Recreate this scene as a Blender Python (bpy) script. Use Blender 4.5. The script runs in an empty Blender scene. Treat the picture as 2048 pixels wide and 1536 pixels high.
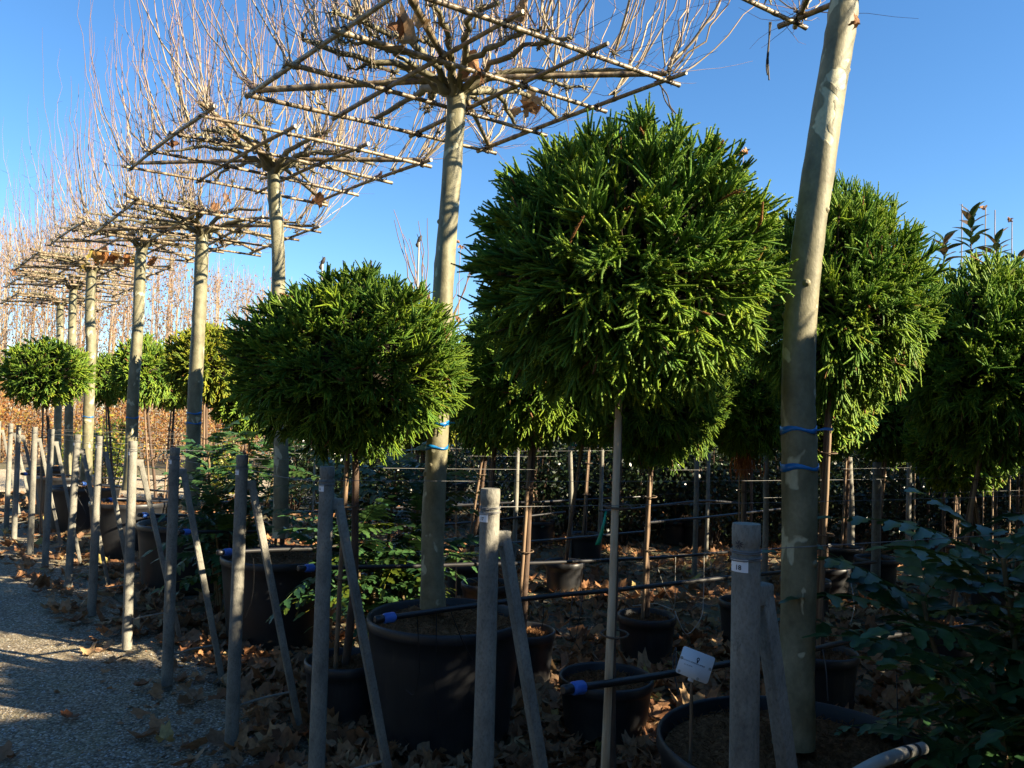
import bpy, math, random
import numpy as np
from mathutils import Vector, Matrix, Euler

random.seed(7)
RNG = np.random.default_rng(11)
SC = bpy.context.scene
COL = SC.collection
R = math.radians

# ------------------------------------------------------------------ camera
FPX = 1600.0                      # focal length in pixels of the 2048 wide photograph
EYE = 1.6
PITCH = math.atan(76.0 / FPX)
ROLL = R(1.55)
_f = Vector((0, math.cos(PITCH), math.sin(PITCH)))
_u0 = Vector((0, -math.sin(PITCH), math.cos(PITCH)))
_r0 = Vector((1, 0, 0))
_r = _r0 * math.cos(ROLL) + _u0 * math.sin(ROLL)
_u = _u0 * math.cos(ROLL) - _r0 * math.sin(ROLL)
cam_data = bpy.data.cameras.new('camera')
cam = bpy.data.objects.new('camera', cam_data)
COL.objects.link(cam)
M = Matrix.Identity(4)
for i in range(3):
    M[i][0] = _r[i]; M[i][1] = _u[i]; M[i][2] = -_f[i]
M[2][3] = EYE
cam.matrix_world = M
cam_data.sensor_width = 36
cam_data.lens = 36 * FPX / 2048
cam_data.clip_start = 0.05
cam_data.clip_end = 2000
SC.camera = cam

# ------------------------------------------------------------------ sky and sun
SUN_AZ, SUN_EL = R(111), R(26)
world = bpy.data.worlds.new('World')
SC.world = world
world.use_nodes = True
wn = world.node_tree.nodes; wl = world.node_tree.links
wn.clear()
wout = wn.new('ShaderNodeOutputWorld'); wbg = wn.new('ShaderNodeBackground')
sky = wn.new('ShaderNodeTexSky')
sky.sky_type = 'NISHITA'
sky.sun_disc = False
sky.sun_elevation = SUN_EL
sky.sun_rotation = SUN_AZ
sky.altitude = 0
sky.air_density = 1.0
sky.dust_density = 0.05
sky.ozone_density = 4.5
wbg.inputs['Strength'].default_value = 0.058
whs = wn.new('ShaderNodeHueSaturation'); whs.inputs['Saturation'].default_value = 1.14
wl.new(sky.outputs[0], whs.inputs['Color']); wl.new(whs.outputs[0], wbg.inputs[0])
wl.new(wbg.outputs[0], wout.inputs[0])
sun_data = bpy.data.lights.new('sun', 'SUN')
sun_data.energy = 5.0
sun_data.angle = R(0.53)
sun_data.color = (1.0, 0.85, 0.61)
sun = bpy.data.objects.new('sun', sun_data)
COL.objects.link(sun)
sdir = Vector((math.sin(SUN_AZ) * math.cos(SUN_EL), math.cos(SUN_AZ) * math.cos(SUN_EL), math.sin(SUN_EL)))
sun.rotation_euler = sdir.to_track_quat('Z', 'Y').to_euler()
sun.location = sdir * 60
SC.view_settings.view_transform = 'Standard'
SC.view_settings.look = 'None'
SC.view_settings.exposure = 2.05
SC.view_settings.gamma = 1
SC.view_settings.use_curve_mapping = False

# ------------------------------------------------------------------ helpers
def ray(px, py):
    x = (px - 1024) / FPX; y = -(py - 768) / FPX
    d = _f + _r * x + _u * y
    return d / d.y
def P(px, py, Y):
    """the place that shows at a pixel of the photograph, Y metres ahead"""
    d = ray(px, py) * Y
    return Vector((d.x, d.y, d.z + EYE))
def groundpx(px, Y):
    py = 844 + .027 * (px - 1024) + FPX * EYE / Y
    p = P(px, py, Y); p.z = 0
    return p

def tag(o, label=None, cat=None, group=None, kind=None):
    if label: o['label'] = label
    if cat: o['category'] = cat
    if group: o['group'] = group
    if kind: o['kind'] = kind
    return o
def thing(name, label, cat, loc=(0, 0, 0), rz=0, group=None):
    o = bpy.data.objects.new(name, None); COL.objects.link(o)
    o.empty_display_size = .1
    o.location = loc; o.rotation_euler = (0, 0, rz)
    return tag(o, label, cat, group)
def link(name, me, parent=None, mat=None, kind=None, label=None):
    if mat is not None and len(me.materials) == 0: me.materials.append(mat)
    o = bpy.data.objects.new(name, me); COL.objects.link(o)
    if parent: o.parent = parent
    return tag(o, label, None, None, kind)
def copy_tree(o, parent=None):
    c = o.copy(); COL.objects.link(c); c.parent = parent
    for ch in list(o.children): copy_tree(ch, c)
    return c

class Geo:
    def __init__(s): s.V = []; s.F = []; s.C = []; s.n = 0
    def add(s, V, faces, col=None):
        """V (n,3); faces: list of int arrays (m,k)"""
        V = np.asarray(V, float).reshape(-1, 3)
        for f in faces:
            f = np.asarray(f, int)
            if len(f): s.F.append(f + s.n)
        if col is None: col = np.zeros((len(V), 3))
        col = np.broadcast_to(np.asarray(col, float), (len(V), 3))
        s.V.append(V); s.C.append(col); s.n += len(V)
        return s
    def mesh(s, name, smooth=False, mat=None):
        V = np.concatenate(s.V); C = np.concatenate(s.C)
        me = bpy.data.meshes.new(name)
        me.vertices.add(len(V)); me.vertices.foreach_set('co', V.astype(np.float32).ravel())
        tot = sum(f.size for f in s.F); npoly = sum(len(f) for f in s.F)
        me.loops.add(tot); me.polygons.add(npoly)
        me.loops.foreach_set('vertex_index', np.concatenate([f.ravel() for f in s.F]).astype(np.int32))
        sizes = np.concatenate([np.full(len(f), f.shape[1]) for f in s.F])
        starts = np.concatenate([[0], np.cumsum(sizes)[:-1]])
        me.polygons.foreach_set('loop_start', starts.astype(np.int32))
        try: me.polygons.foreach_set('loop_total', sizes.astype(np.int32))
        except Exception: pass
        a = me.attributes.new('vary', 'FLOAT_COLOR', 'POINT')
        c4 = np.ones((len(V), 4), np.float32); c4[:, :3] = C
        a.data.foreach_set('color', c4.ravel())
        if smooth: me.polygons.foreach_set('use_smooth', np.ones(npoly, bool))
        me.update(calc_edges=True)
        me.validate()
        if mat: me.materials.append(mat)
        return me

def nrm(a): return a / np.maximum(np.linalg.norm(a, axis=-1, keepdims=True), 1e-9)

def tubes(g, paths, radii, S=3, caps=False, col=None):
    """paths (N,K,3), radii (N,K)"""
    paths = np.asarray(paths, float)
    if paths.ndim == 2: paths = paths[None]
    N, K, _ = paths.shape
    radii = np.broadcast_to(np.asarray(radii, float), (N, K))
    T = nrm(np.gradient(paths, axis=1))
    mean = nrm(paths[:, -1] - paths[:, 0] + 1e-6)
    ref = np.where(np.abs(mean[:, 2:3]) > .8, np.array([[1., 0, 0]]), np.array([[0, 0, 1.]]))
    n1 = nrm(np.cross(T, ref[:, None, :])); n2 = np.cross(T, n1)
    a = np.arange(S) * 2 * np.pi / S
    V = paths[:, :, None, :] + radii[:, :, None, None] * (n1[:, :, None, :] * np.cos(a)[None, None, :, None] + n2[:, :, None, :] * np.sin(a)[None, None, :, None])
    base = (np.arange(N) * K * S)[:, None, None]
    k = (np.arange(K - 1) * S)[None, :, None]
    j = np.arange(S)[None, None, :]; j2 = (j + 1) % S
    q = np.stack([base + k + j, base + k + j2, base + k + S + j2, base + k + S + j], -1).reshape(-1, 4)
    fs = [q[:, ::-1]]
    if caps:
        jj = np.arange(S)[None, :]
        nv_ = N * K * S; b = (nv_ + np.arange(N) * 2 * S)[:, None]
        fs.append(b + jj); fs.append(b + S + jj[:, ::-1])
    if col is None:
        s = np.linspace(0, 1, K)
        c = np.zeros((N, K, S, 3)); c[..., 0] = s[None, :, None]; c[..., 1] = RNG.random(N)[:, None, None]
        col = c.reshape(-1, 3)
    V2 = V.reshape(-1, 3)
    if caps:
        ce = V[:, [0, -1]].reshape(-1, 3); V2 = np.concatenate([V2, ce])
        cc_ = np.asarray(col).reshape(N, K, S, 3); col = np.concatenate([np.asarray(col), cc_[:, [0, -1]].reshape(-1, 3)])
    g.add(V2, fs, col)
    return g

def lathe(g, prof, S=32, wob=0, col=None):
    """prof list of (r,z), drawn round z"""
    prof = np.array(prof, float); K = len(prof)
    a = np.arange(S) * 2 * np.pi / S
    rr = prof[:, 0][:, None] * (1 + wob * np.sin(a * 2 + .7)[None] + wob * .5 * np.sin(a * 5)[None])
    V = np.stack([rr * np.cos(a), rr * np.sin(a), np.repeat(prof[:, 1][:, None], S, 1)], -1)
    k = (np.arange(K - 1) * S)[:, None]; j = np.arange(S)[None]; j2 = (j + 1) % S
    q = np.stack([k + j, k + j2, k + S + j2, k + S + j], -1).reshape(-1, 4)
    g.add(V.reshape(-1, 3), [q], col)
    return g

def box(g, c, dx, dy, dz, hx, hy, hz):
    c = np.array(c, float); dx, dy, dz = [np.array(v, float) for v in (dx, dy, dz)]
    V = [c + sx * dx * hx + sy * dy * hy + sz * dz * hz for sz in (-1, 1) for sy in (-1, 1) for sx in (-1, 1)]
    F = [[0, 2, 3, 1], [4, 5, 7, 6], [0, 1, 5, 4], [2, 6, 7, 3], [0, 4, 6, 2], [1, 3, 7, 5]]
    g.add(V, [F]); return g

def noise1(n, amp): return (RNG.random(n) - .5) * 2 * amp
def smooth_path(pts, K):
    """Catmull-Rom through the points, K samples"""
    pts = [np.array(p, float) for p in pts]
    pts = [2 * pts[0] - pts[1]] + pts + [2 * pts[-1] - pts[-2]]
    n = len(pts) - 3; out = []
    for s in np.linspace(0, n - 1e-6, K):
        i = int(s); t = s - i; p0, p1, p2, p3 = pts[i:i + 4]
        out.append(.5 * ((2 * p1) + (-p0 + p2) * t + (2 * p0 - 5 * p1 + 4 * p2 - p3) * t * t + (-p0 + 3 * p1 - 3 * p2 + p3) * t ** 3))
    return np.array(out)

# ------------------------------------------------------------------ materials
def new_mat(name):
    m = bpy.data.materials.new(name); m.use_nodes = True
    nt = m.node_tree; nt.nodes.clear()
    out = nt.nodes.new('ShaderNodeOutputMaterial'); b = nt.nodes.new('ShaderNodeBsdfPrincipled')
    nt.links.new(b.outputs[0], out.inputs[0])
    return m, nt, b, out
def nd(nt, t, **kw):
    n = nt.nodes.new(t)
    for k, v in kw.items():
        if k in n.inputs.keys() if hasattr(n.inputs, 'keys') else False: n.inputs[k].default_value = v
        else: setattr(n, k, v)
    return n
def ramp(nt, stops, interp='LINEAR'):
    r = nt.nodes.new('ShaderNodeValToRGB'); e = r.color_ramp.elements; r.color_ramp.interpolation = interp
    while len(e) > 1: e.remove(e[-1])
    e[0].position = stops[0][0]; e[0].color = (*stops[0][1], 1)
    for p, c in stops[1:]:
        x = e.new(p); x.color = (*c, 1)
    return r
def noise(nt, scale, detail=6, rough=.6, vec=None, dist=0):
    n = nt.nodes.new('ShaderNodeTexNoise'); n.inputs['Scale'].default_value = scale
    n.inputs['Detail'].default_value = detail; n.inputs['Roughness'].default_value = rough; n.inputs['Distortion'].default_value = dist
    if vec: nt.links.new(vec, n.inputs['Vector'])
    return n
def coords(nt, stretch=None):
    tc = nt.nodes.new('ShaderNodeTexCoord'); oi = nt.nodes.new('ShaderNodeObjectInfo')
    v = nt.nodes.new('ShaderNodeVectorMath'); v.operation = 'ADD'
    sc = nt.nodes.new('ShaderNodeMath'); sc.operation = 'MULTIPLY'; sc.inputs[1].default_value = 37.0
    nt.links.new(oi.outputs['Random'], sc.inputs[0])
    nt.links.new(tc.outputs['Object'], v.inputs[0]); nt.links.new(sc.outputs[0], v.inputs[1])
    o = v.outputs[0]
    if stretch:
        mp = nt.nodes.new('ShaderNodeMapping'); mp.inputs['Scale'].default_value = stretch
        nt.links.new(o, mp.inputs[0]); o = mp.outputs[0]
    return o
def bump(nt, b, h, strength, dist):
    n = nt.nodes.new('ShaderNodeBump'); n.inputs['Strength'].default_value = strength; n.inputs['Distance'].default_value = dist
    nt.links.new(h, n.inputs['Height']); nt.links.new(n.outputs[0], b.inputs['Normal']); return n
def mixc(nt, fac, a, bb, mode='MIX'):
    m = nt.nodes.new('ShaderNodeMix'); m.data_type = 'RGBA'; m.blend_type = mode
    for sock, v in ((m.inputs[0], fac), (m.inputs[6], a), (m.inputs[7], bb)):
        if isinstance(v, (int, float)): sock.default_value = v
        elif isinstance(v, tuple): sock.default_value = (*v, 1)
        else: nt.links.new(v, sock)
    return m.outputs[2]
def simple(name, stops, scale, rough=.6, bs=.3, bd=.003, stretch=None, spec=.5, detail=8):
    m, nt, b, out = new_mat(name)
    v = coords(nt, stretch); n = noise(nt, scale, detail, .65, v); r = ramp(nt, stops)
    nt.links.new(n.outputs['Fac'], r.inputs[0]); nt.links.new(r.outputs[0], b.inputs['Base Color'])
    b.inputs['Roughness'].default_value = rough; b.inputs['Specular IOR Level'].default_value = spec
    n2 = noise(nt, scale * 3, 6, .7, v); bump(nt, b, n2.outputs['Fac'], bs, bd)
    return m
def attr_sep(nt):
    a = nt.nodes.new('ShaderNodeAttribute'); a.attribute_name = 'vary'
    s = nt.nodes.new('ShaderNodeSeparateColor'); nt.links.new(a.outputs['Color'], s.inputs[0]); return s.outputs
def leafy(name, stops, key=1, rough=.5, trans=.3, tcol=None, hue=.0, usernd=False, spec=.4):
    """leaf material: colour from the 'vary' attribute; thin, lets some light through"""
    m, nt, b, out = new_mat(name)
    s = attr_sep(nt); src = s[key]
    if usernd:
        oi = nt.nodes.new('ShaderNodeObjectInfo'); ad = nt.nodes.new('ShaderNodeMath'); ad.operation = 'ADD'
        fr = nt.nodes.new('ShaderNodeMath'); fr.operation = 'FRACT'
        nt.links.new(oi.outputs['Random'], ad.inputs[0]); nt.links.new(src, ad.inputs[1]); nt.links.new(ad.outputs[0], fr.inputs[0]); src = fr.outputs[0]
    r = ramp(nt, stops); nt.links.new(src, r.inputs[0])
    n = noise(nt, 40, 4, .6, coords(nt)); rr = ramp(nt, [(.3, (.62, .62, .62)), (.7, (1.15, 1.15, 1.15))]); nt.links.new(n.outputs['Fac'], rr.inputs[0])
    c = mixc(nt, 1.0, r.outputs[0], rr.outputs[0], 'MULTIPLY')
    nt.links.new(c, b.inputs['Base Color']); b.inputs['Roughness'].default_value = rough
    b.inputs['Specular IOR Level'].default_value = spec
    t = nt.nodes.new('ShaderNodeBsdfTranslucent'); mx = nt.nodes.new('ShaderNodeMixShader'); mx.inputs[0].default_value = trans
    nt.links.new(c, t.inputs[0]); nt.links.new(b.outputs[0], mx.inputs[1]); nt.links.new(t.outputs[0], mx.inputs[2]); nt.links.new(mx.outputs[0], out.inputs[0])
    return m

# concrete of the posts: pitted, stained
def concrete():
    m, nt, b, out = new_mat('concrete')
    v = coords(nt, (1, 1, .6)); n = noise(nt, 9, 8, .7, v)
    r = ramp(nt, [(.3, (.095, .092, .077)), (.5, (.18, .172, .143)), (.72, (.27, .257, .21))]); nt.links.new(n.outputs['Fac'], r.inputs[0])
    n2 = noise(nt, 160, 3, .6, v); r2 = ramp(nt, [(.3, (.7, .7, .7)), (.5, (1, 1, 1)), (.7, (1.12, 1.12, 1.12))]); nt.links.new(n2.outputs['Fac'], r2.inputs[0])
    c = mixc(nt, 1.0, r.outputs[0], r2.outputs[0], 'MULTIPLY')
    n3 = noise(nt, 22, 5, .75, v, 1.2); r3 = ramp(nt, [(.60, (0, 0, 0)), (.70, (1, 1, 1))]); nt.links.new(n3.outputs['Fac'], r3.inputs[0])
    c = mixc(nt, r3.outputs[0], c, (.10, .095, .075))
    nt.links.new(c, b.inputs['Base Color']); b.inputs['Roughness'].default_value = .85
    bump(nt, b, n2.outputs['Fac'], .6, .003)
    return m
M_CONC = concrete()
def bark():
    m, nt, b, out = new_mat('plane_bark')
    v = coords(nt, (1, 1, .7)); n = noise(nt, 13, 7, .6, v)
    r = ramp(nt, [(.3, (.095, .088, .046)), (.5, (.16, .147, .082)), (.72, (.235, .215, .13))]); nt.links.new(n.outputs['Fac'], r.inputs[0])
    n2 = noise(nt, 11, 3, .45, v, .6); r2 = ramp(nt, [(.625, (0, 0, 0)), (.655, (1, 1, 1))]); nt.links.new(n2.outputs['Fac'], r2.inputs[0])
    c = mixc(nt, r2.outputs[0], r.outputs[0], (.40, .38, .25))
    n3 = noise(nt, 15, 2, .5, v, .3); r3 = ramp(nt, [(.72, (0, 0, 0)), (.75, (1, 1, 1))]); nt.links.new(n3.outputs['Fac'], r3.inputs[0])
    c = mixc(nt, r3.outputs[0], c, (.12, .10, .06))
    n4 = noise(nt, 90, 4, .6, v); r4 = ramp(nt, [(.3, (.85, .85, .85)), (.7, (1.1, 1.1, 1.1))]); nt.links.new(n4.outputs['Fac'], r4.inputs[0])
    c = mixc(nt, 1.0, c, r4.outputs[0], 'MULTIPLY')
    nt.links.new(c, b.inputs['Base Color']); b.inputs['Roughness'].default_value = .62
    ad = nt.nodes.new('ShaderNodeMath'); ad.operation = 'SUBTRACT'; nt.links.new(n4.outputs['Fac'], ad.inputs[0]); nt.links.new(r2.outputs[0], ad.inputs[1])
    bump(nt, b, ad.outputs[0], .5, .0025)
    return m
M_BARK = bark()
M_LIMB = simple('plane_limb_bark', [(.3, (.09, .08, .04)), (.55, (.17, .15, .085)), (.75, (.30, .27, .17))], 14, .65, .5, .003)
def shoot_mat():
    m, nt, b, out = new_mat('shoot_bark')
    s = attr_sep(nt)
    r = ramp(nt, [(0, (.29, .245, .17)), (.3, (.27, .21, .15)), (.6, (.19, .12, .10)), (1, (.12, .058, .055))]); nt.links.new(s[0], r.inputs[0])
    r2 = ramp(nt, [(0, (.65, .65, .65)), (1, (1.25, 1.2, 1.1))]); nt.links.new(s[1], r2.inputs[0])
    nt.links.new(mixc(nt, 1.0, r.outputs[0], r2.outputs[0], 'MULTIPLY'), b.inputs['Base Color']); b.inputs['Roughness'].default_value = .5
    return m
M_SHOOT = shoot_mat()
def bamboo():
    m, nt, b, out = new_mat('bamboo')
    v = coords(nt, (3, 1, 1)); n = noise(nt, 12, 6, .6, v)
    r = ramp(nt, [(.3, (.08, .055, .032)), (.5, (.20, .15, .09)), (.7, (.42, .35, .22))]); nt.links.new(n.outputs['Fac'], r.inputs[0])  # dark tones stand in for the canes' shaded undersides
    s = attr_sep(nt); c = mixc(nt, s[2], r.outputs[0], (.07, .05, .03))
    nt.links.new(c, b.inputs['Base Color']); b.inputs['Roughness'].default_value = .45
    return m
M_BAMBOO = bamboo()
M_STAKE = simple('stake_wood', [(.3, (.10, .06, .032)), (.5, (.18, .115, .065)), (.75, (.28, .20, .12))], 7, .7, .4, .002, (6, 6, .5))
M_STAKE2 = simple('pale_stake_wood', [(.3, (.32, .19, .09)), (.5, (.50, .37, .23)), (.75, (.62, .50, .34))], 7, .7, .4, .002, (6, 6, .5))
M_DARKBARK = simple('reddish_bark', [(.3, (.045, .028, .018)), (.6, (.10, .062, .04)), (.8, (.16, .10, .07))], 20, .85, .7, .004, (3, 3, .4))
M_POT = simple('black_plastic', [(.3, (.008, .009, .011)), (.6, (.014, .015, .018)), (.85, (.04, .04, .04))], 5, .42, .15, .002)
def _pot():
    m, nt, b, out = new_mat('black_plastic'); v = coords(nt); n = noise(nt, 5, 8, .65, v); r = ramp(nt, [(.3, (.008, .009, .011)), (.6, (.015, .016, .019)), (.8, (.035, .035, .035))])
    nt.links.new(n.outputs['Fac'], r.inputs[0]); v2 = coords(nt, (1, 1, .12)); n2 = noise(nt, 26, 6, .7, v2, .4); r2 = ramp(nt, [(.56, (0, 0, 0)), (.72, (.5, .5, .5))]); nt.links.new(n2.outputs['Fac'], r2.inputs[0])
    c = mixc(nt, r2.outputs[0], r.outputs[0], (.055, .05, .042)); tc = nt.nodes.new('ShaderNodeTexCoord'); sx = nt.nodes.new('ShaderNodeSeparateXYZ'); nt.links.new(tc.outputs['Object'], sx.inputs[0])
    ad = nt.nodes.new('ShaderNodeMath'); ad.operation = 'MULTIPLY_ADD'; ad.inputs[1].default_value = .16; nt.links.new(n2.outputs['Fac'], ad.inputs[0]); nt.links.new(sx.outputs[2], ad.inputs[2])
    r3 = ramp(nt, [(.10, (.7, .7, .7)), (.19, (0, 0, 0))]); nt.links.new(ad.outputs[0], r3.inputs[0]); c = mixc(nt, r3.outputs[0], c, (.07, .058, .042))
    nt.links.new(c, b.inputs['Base Color']); b.inputs['Roughness'].default_value = .45; bump(nt, b, n2.outputs['Fac'], .12, .002); return m
M_POT = _pot()
M_PIPE = simple('black_pipe', [(.3, (.008, .008, .009)), (.7, (.018, .018, .02))], 9, .42, .1, .001)
M_BLUE = simple('blue_plastic', [(.3, (.02, .075, .34)), (.7, (.05, .15, .5))], 8, .4, .2, .001)
M_TAPE = simple('blue_tape', [(.3, (.005, .10, .32)), (.7, (.01, .18, .46))], 30, .3, .3, .001)
M_WIRE = simple('galvanised_wire', [(.3, (.10, .10, .10)), (.7, (.22, .22, .21))], 30, .55, .1, .001)
M_WHITE = simple('white_card', [(.3, (.68, .70, .72)), (.7, (.80, .81, .82))], 5, .35, .02, .001)
M_INK = simple('black_ink', [(.3, (.02, .02, .03)), (.7, (.04, .04, .05))], 50, .6, .0, .001)
M_GREENTAG = simple('green_plastic', [(.3, (.0, .20, .11)), (.7, (.01, .30, .17))], 10, .35, .1, .001)
M_SOIL = simple('coco_soil', [(.28, (.06, .030, .014)), (.5, (.18, .09, .04)), (.72, (.34, .19, .09))], 55, .95, 1.0, .012, None, .1, 10)
M_ROPE = simple('brown_rope', [(.3, (.06, .04, .025)), (.7, (.16, .11, .07))], 80, .9, .6, .002)
M_TIE = simple('dark_tie', [(.3, (.012, .011, .01)), (.7, (.04, .035, .03))], 40, .7, .3, .001)
M_HOSE = simple('grey_hose', [(.3, (.22, .22, .20)), (.7, (.40, .39, .34))], 6, .5, .2, .002)

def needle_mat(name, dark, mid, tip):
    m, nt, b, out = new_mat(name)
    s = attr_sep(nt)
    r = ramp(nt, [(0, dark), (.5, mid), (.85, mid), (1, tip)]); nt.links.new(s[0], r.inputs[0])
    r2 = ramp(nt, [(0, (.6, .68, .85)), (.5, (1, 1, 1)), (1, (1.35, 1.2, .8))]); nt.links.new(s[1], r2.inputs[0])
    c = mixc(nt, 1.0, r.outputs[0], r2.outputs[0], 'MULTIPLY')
    r3 = ramp(nt, [(0, (.75, .9, 1.1)), (1, (1.2, 1.08, .8))]); nt.links.new(s[2], r3.inputs[0])
    c = mixc(nt, 1.0, c, r3.outputs[0], 'MULTIPLY')
    nt.links.new(c, b.inputs['Base Color']); b.inputs['Roughness'].default_value = .55; b.inputs['Specular IOR Level'].default_value = .2
    rb_ = ramp(nt, [(.988, (0, 0, 0)), (.99, (1, 1, 1))]); nt.links.new(s[1], rb_.inputs[0]); c = mixc(nt, rb_.outputs[0], c, (.26, .13, .05)); nt.links.new(c, b.inputs['Base Color'])
    t = nt.nodes.new('ShaderNodeBsdfTranslucent'); mx = nt.nodes.new('ShaderNodeMixShader'); mx.inputs[0].default_value = .36
    nt.links.new(c, t.inputs[0]); nt.links.new(b.outputs[0], mx.inputs[1]); nt.links.new(t.outputs[0], mx.inputs[2]); nt.links.new(mx.outputs[0], out.inputs[0])
    return m
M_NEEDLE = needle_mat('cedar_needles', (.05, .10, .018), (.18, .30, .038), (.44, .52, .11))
M_NEEDLE_LIT = needle_mat('cedar_needles_sunlit', (.08, .11, .014), (.22, .27, .03), (.44, .42, .07))  # lit copy of the needles, yellow sunlight put into the colour
M_INNER = simple('dark_core_and_twigs', [(.3, (.018, .016, .008)), (.7, (.045, .035, .018))], 25, .95, 1, .02)
M_MAHONIA = leafy('mahonia_leaflets', [(0, (.025, .075, .028)), (.5, (.045, .11, .035)), (.82, (.08, .14, .035)), (1, (.24, .22, .03))], 1, .38, .15, spec=.35)
M_STEMG = simple('mahonia_cane_bark', [(.3, (.09, .06, .025)), (.7, (.20, .14, .06))], 18, .8, .6, .004)
M_FALLEN = leafy('dry_leaf', [(0, (.15, .065, .03)), (.25, (.27, .13, .06)), (.5, (.42, .22, .10)), (.72, (.22, .125, .07)), (.9, (.38, .25, .14)), (.97, (.42, .28, .14)), (1, (.34, .30, .08))], 1, .7, .22, usernd=True, spec=.2)
M_RUSSET = leafy('russet_leaves', [(0, (.22, .085, .035)), (.4, (.36, .16, .055)), (.75, (.42, .25, .08)), (1, (.42, .34, .08))], 1, .7, .45, usernd=True, spec=.2)
M_EVER = leafy('glossy_evergreen_leaves', [(0, (.008, .020, .008)), (.6, (.016, .036, .012)), (1, (.05, .07, .018))], 1, .36, .12, spec=.5)
M_YELLOWG = leafy('yellow_green_leaves', [(0, (.05, .10, .015)), (.6, (.14, .19, .02)), (1, (.40, .34, .03))], 1, .45, .35)
M_MAGN = leafy('magnolia_leaves', [(0, (.02, .045, .015)), (.55, (.04, .07, .02)), (.6, (.10, .07, .03)), (1, (.22, .14, .07))], 1, .3, .1)
M_FARBARK = simple('pale_young_bark', [(.3, (.20, .13, .08)), (.7, (.38, .28, .18))], 5, .8, .2, .003)

# ground: grey-tan gravel, with a little moss
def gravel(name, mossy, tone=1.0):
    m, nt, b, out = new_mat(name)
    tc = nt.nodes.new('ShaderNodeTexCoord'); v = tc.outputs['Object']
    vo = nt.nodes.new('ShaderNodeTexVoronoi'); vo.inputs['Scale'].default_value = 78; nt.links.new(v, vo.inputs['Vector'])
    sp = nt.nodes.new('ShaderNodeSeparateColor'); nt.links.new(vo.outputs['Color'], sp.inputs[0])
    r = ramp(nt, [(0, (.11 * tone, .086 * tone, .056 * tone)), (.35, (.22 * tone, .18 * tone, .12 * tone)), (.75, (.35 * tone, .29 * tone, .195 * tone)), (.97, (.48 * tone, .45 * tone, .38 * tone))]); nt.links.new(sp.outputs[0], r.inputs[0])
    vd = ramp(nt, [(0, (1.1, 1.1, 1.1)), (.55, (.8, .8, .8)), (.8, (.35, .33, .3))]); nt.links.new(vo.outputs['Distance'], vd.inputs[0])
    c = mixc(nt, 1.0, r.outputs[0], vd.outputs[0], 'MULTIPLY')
    n = noise(nt, 1.3, 8, .65, v); r2 = ramp(nt, [(.35, (.75, .72, .68)), (.65, (1.15, 1.12, 1.05))]); nt.links.new(n.outputs['Fac'], r2.inputs[0])
    c = mixc(nt, 1.0, c, r2.outputs[0], 'MULTIPLY')
    n3 = noise(nt, 2.6, 8, .7, v); r3 = ramp(nt, [(.52 - .1 * mossy, (0, 0, 0)), (.62, (mossy, mossy, mossy))]); nt.links.new(n3.outputs['Fac'], r3.inputs[0])
    c = mixc(nt, r3.outputs[0], c, (.10, .095, .03))
    nt.links.new(c, b.inputs['Base Color']); b.inputs['Roughness'].default_value = .9
    inv = nt.nodes.new('ShaderNodeMath'); inv.operation = 'MULTIPLY'; inv.inputs[1].default_value = -1.0; nt.links.new(vo.outputs['Distance'], inv.inputs[0])
    bump(nt, b, inv.outputs[0], 1.0, .006)
    return m
M_GRAVEL = gravel('grey_gravel', .3, 1.0)
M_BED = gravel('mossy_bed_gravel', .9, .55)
M_ROAD = gravel('pale_far_gravel', 0, 1.7)

# ------------------------------------------------------------------ lie of the land
PU = Vector((-.625, .78, 0)).normalized()       # along the line of concrete posts, away from the camera
PV = Vector((.848, .53, 0))                     # along the plant rows, away from the road
PN = Vector((.78, .625, 0))                     # square to the post line, into the bed
P0 = Vector((-1.35, 3.93, 0))                   # foot of a post on that line
def behind(x, y): return (x - P0.x) * PN.x + (y - P0.y) * PN.y

def sheet(name, xs, ys, zf, mat):
    X, Y = np.meshgrid(xs, ys); Z = zf(X, Y)
    n, m_ = X.shape
    i = np.arange(n * m_).reshape(n, m_)
    q = np.stack([i[:-1, :-1], i[:-1, 1:], i[1:, 1:], i[1:, :-1]], -1).reshape(-1, 4)
    g = Geo(); g.add(np.stack([X, Y, Z], -1).reshape(-1, 3), [q])
    return g.mesh(name, True, mat)
def dense(a, b, lo, hi, nd_, far):
    return np.concatenate([np.linspace(a, lo, far)[:-1], np.linspace(lo, hi, nd_), np.linspace(hi, b, far)[1:]])
gx = dense(-400, 400, -12, 12, 220, 12); gy = dense(-60, 900, -2, 18, 190, 12)
def gz(X, Y):
    near = np.exp(-((X / 14) ** 2 + ((Y - 7) / 14) ** 2))
    return near * (.008 * np.sin(X * 3.1 + Y * 1.7) * np.cos(Y * 2.3 - X) + .006 * np.sin(X * 7.3) * np.sin(Y * 6.1)) - .012
ground = link('ground', sheet('ground', gx, gy, gz, M_GRAVEL)); tag(ground, kind='structure')
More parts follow.
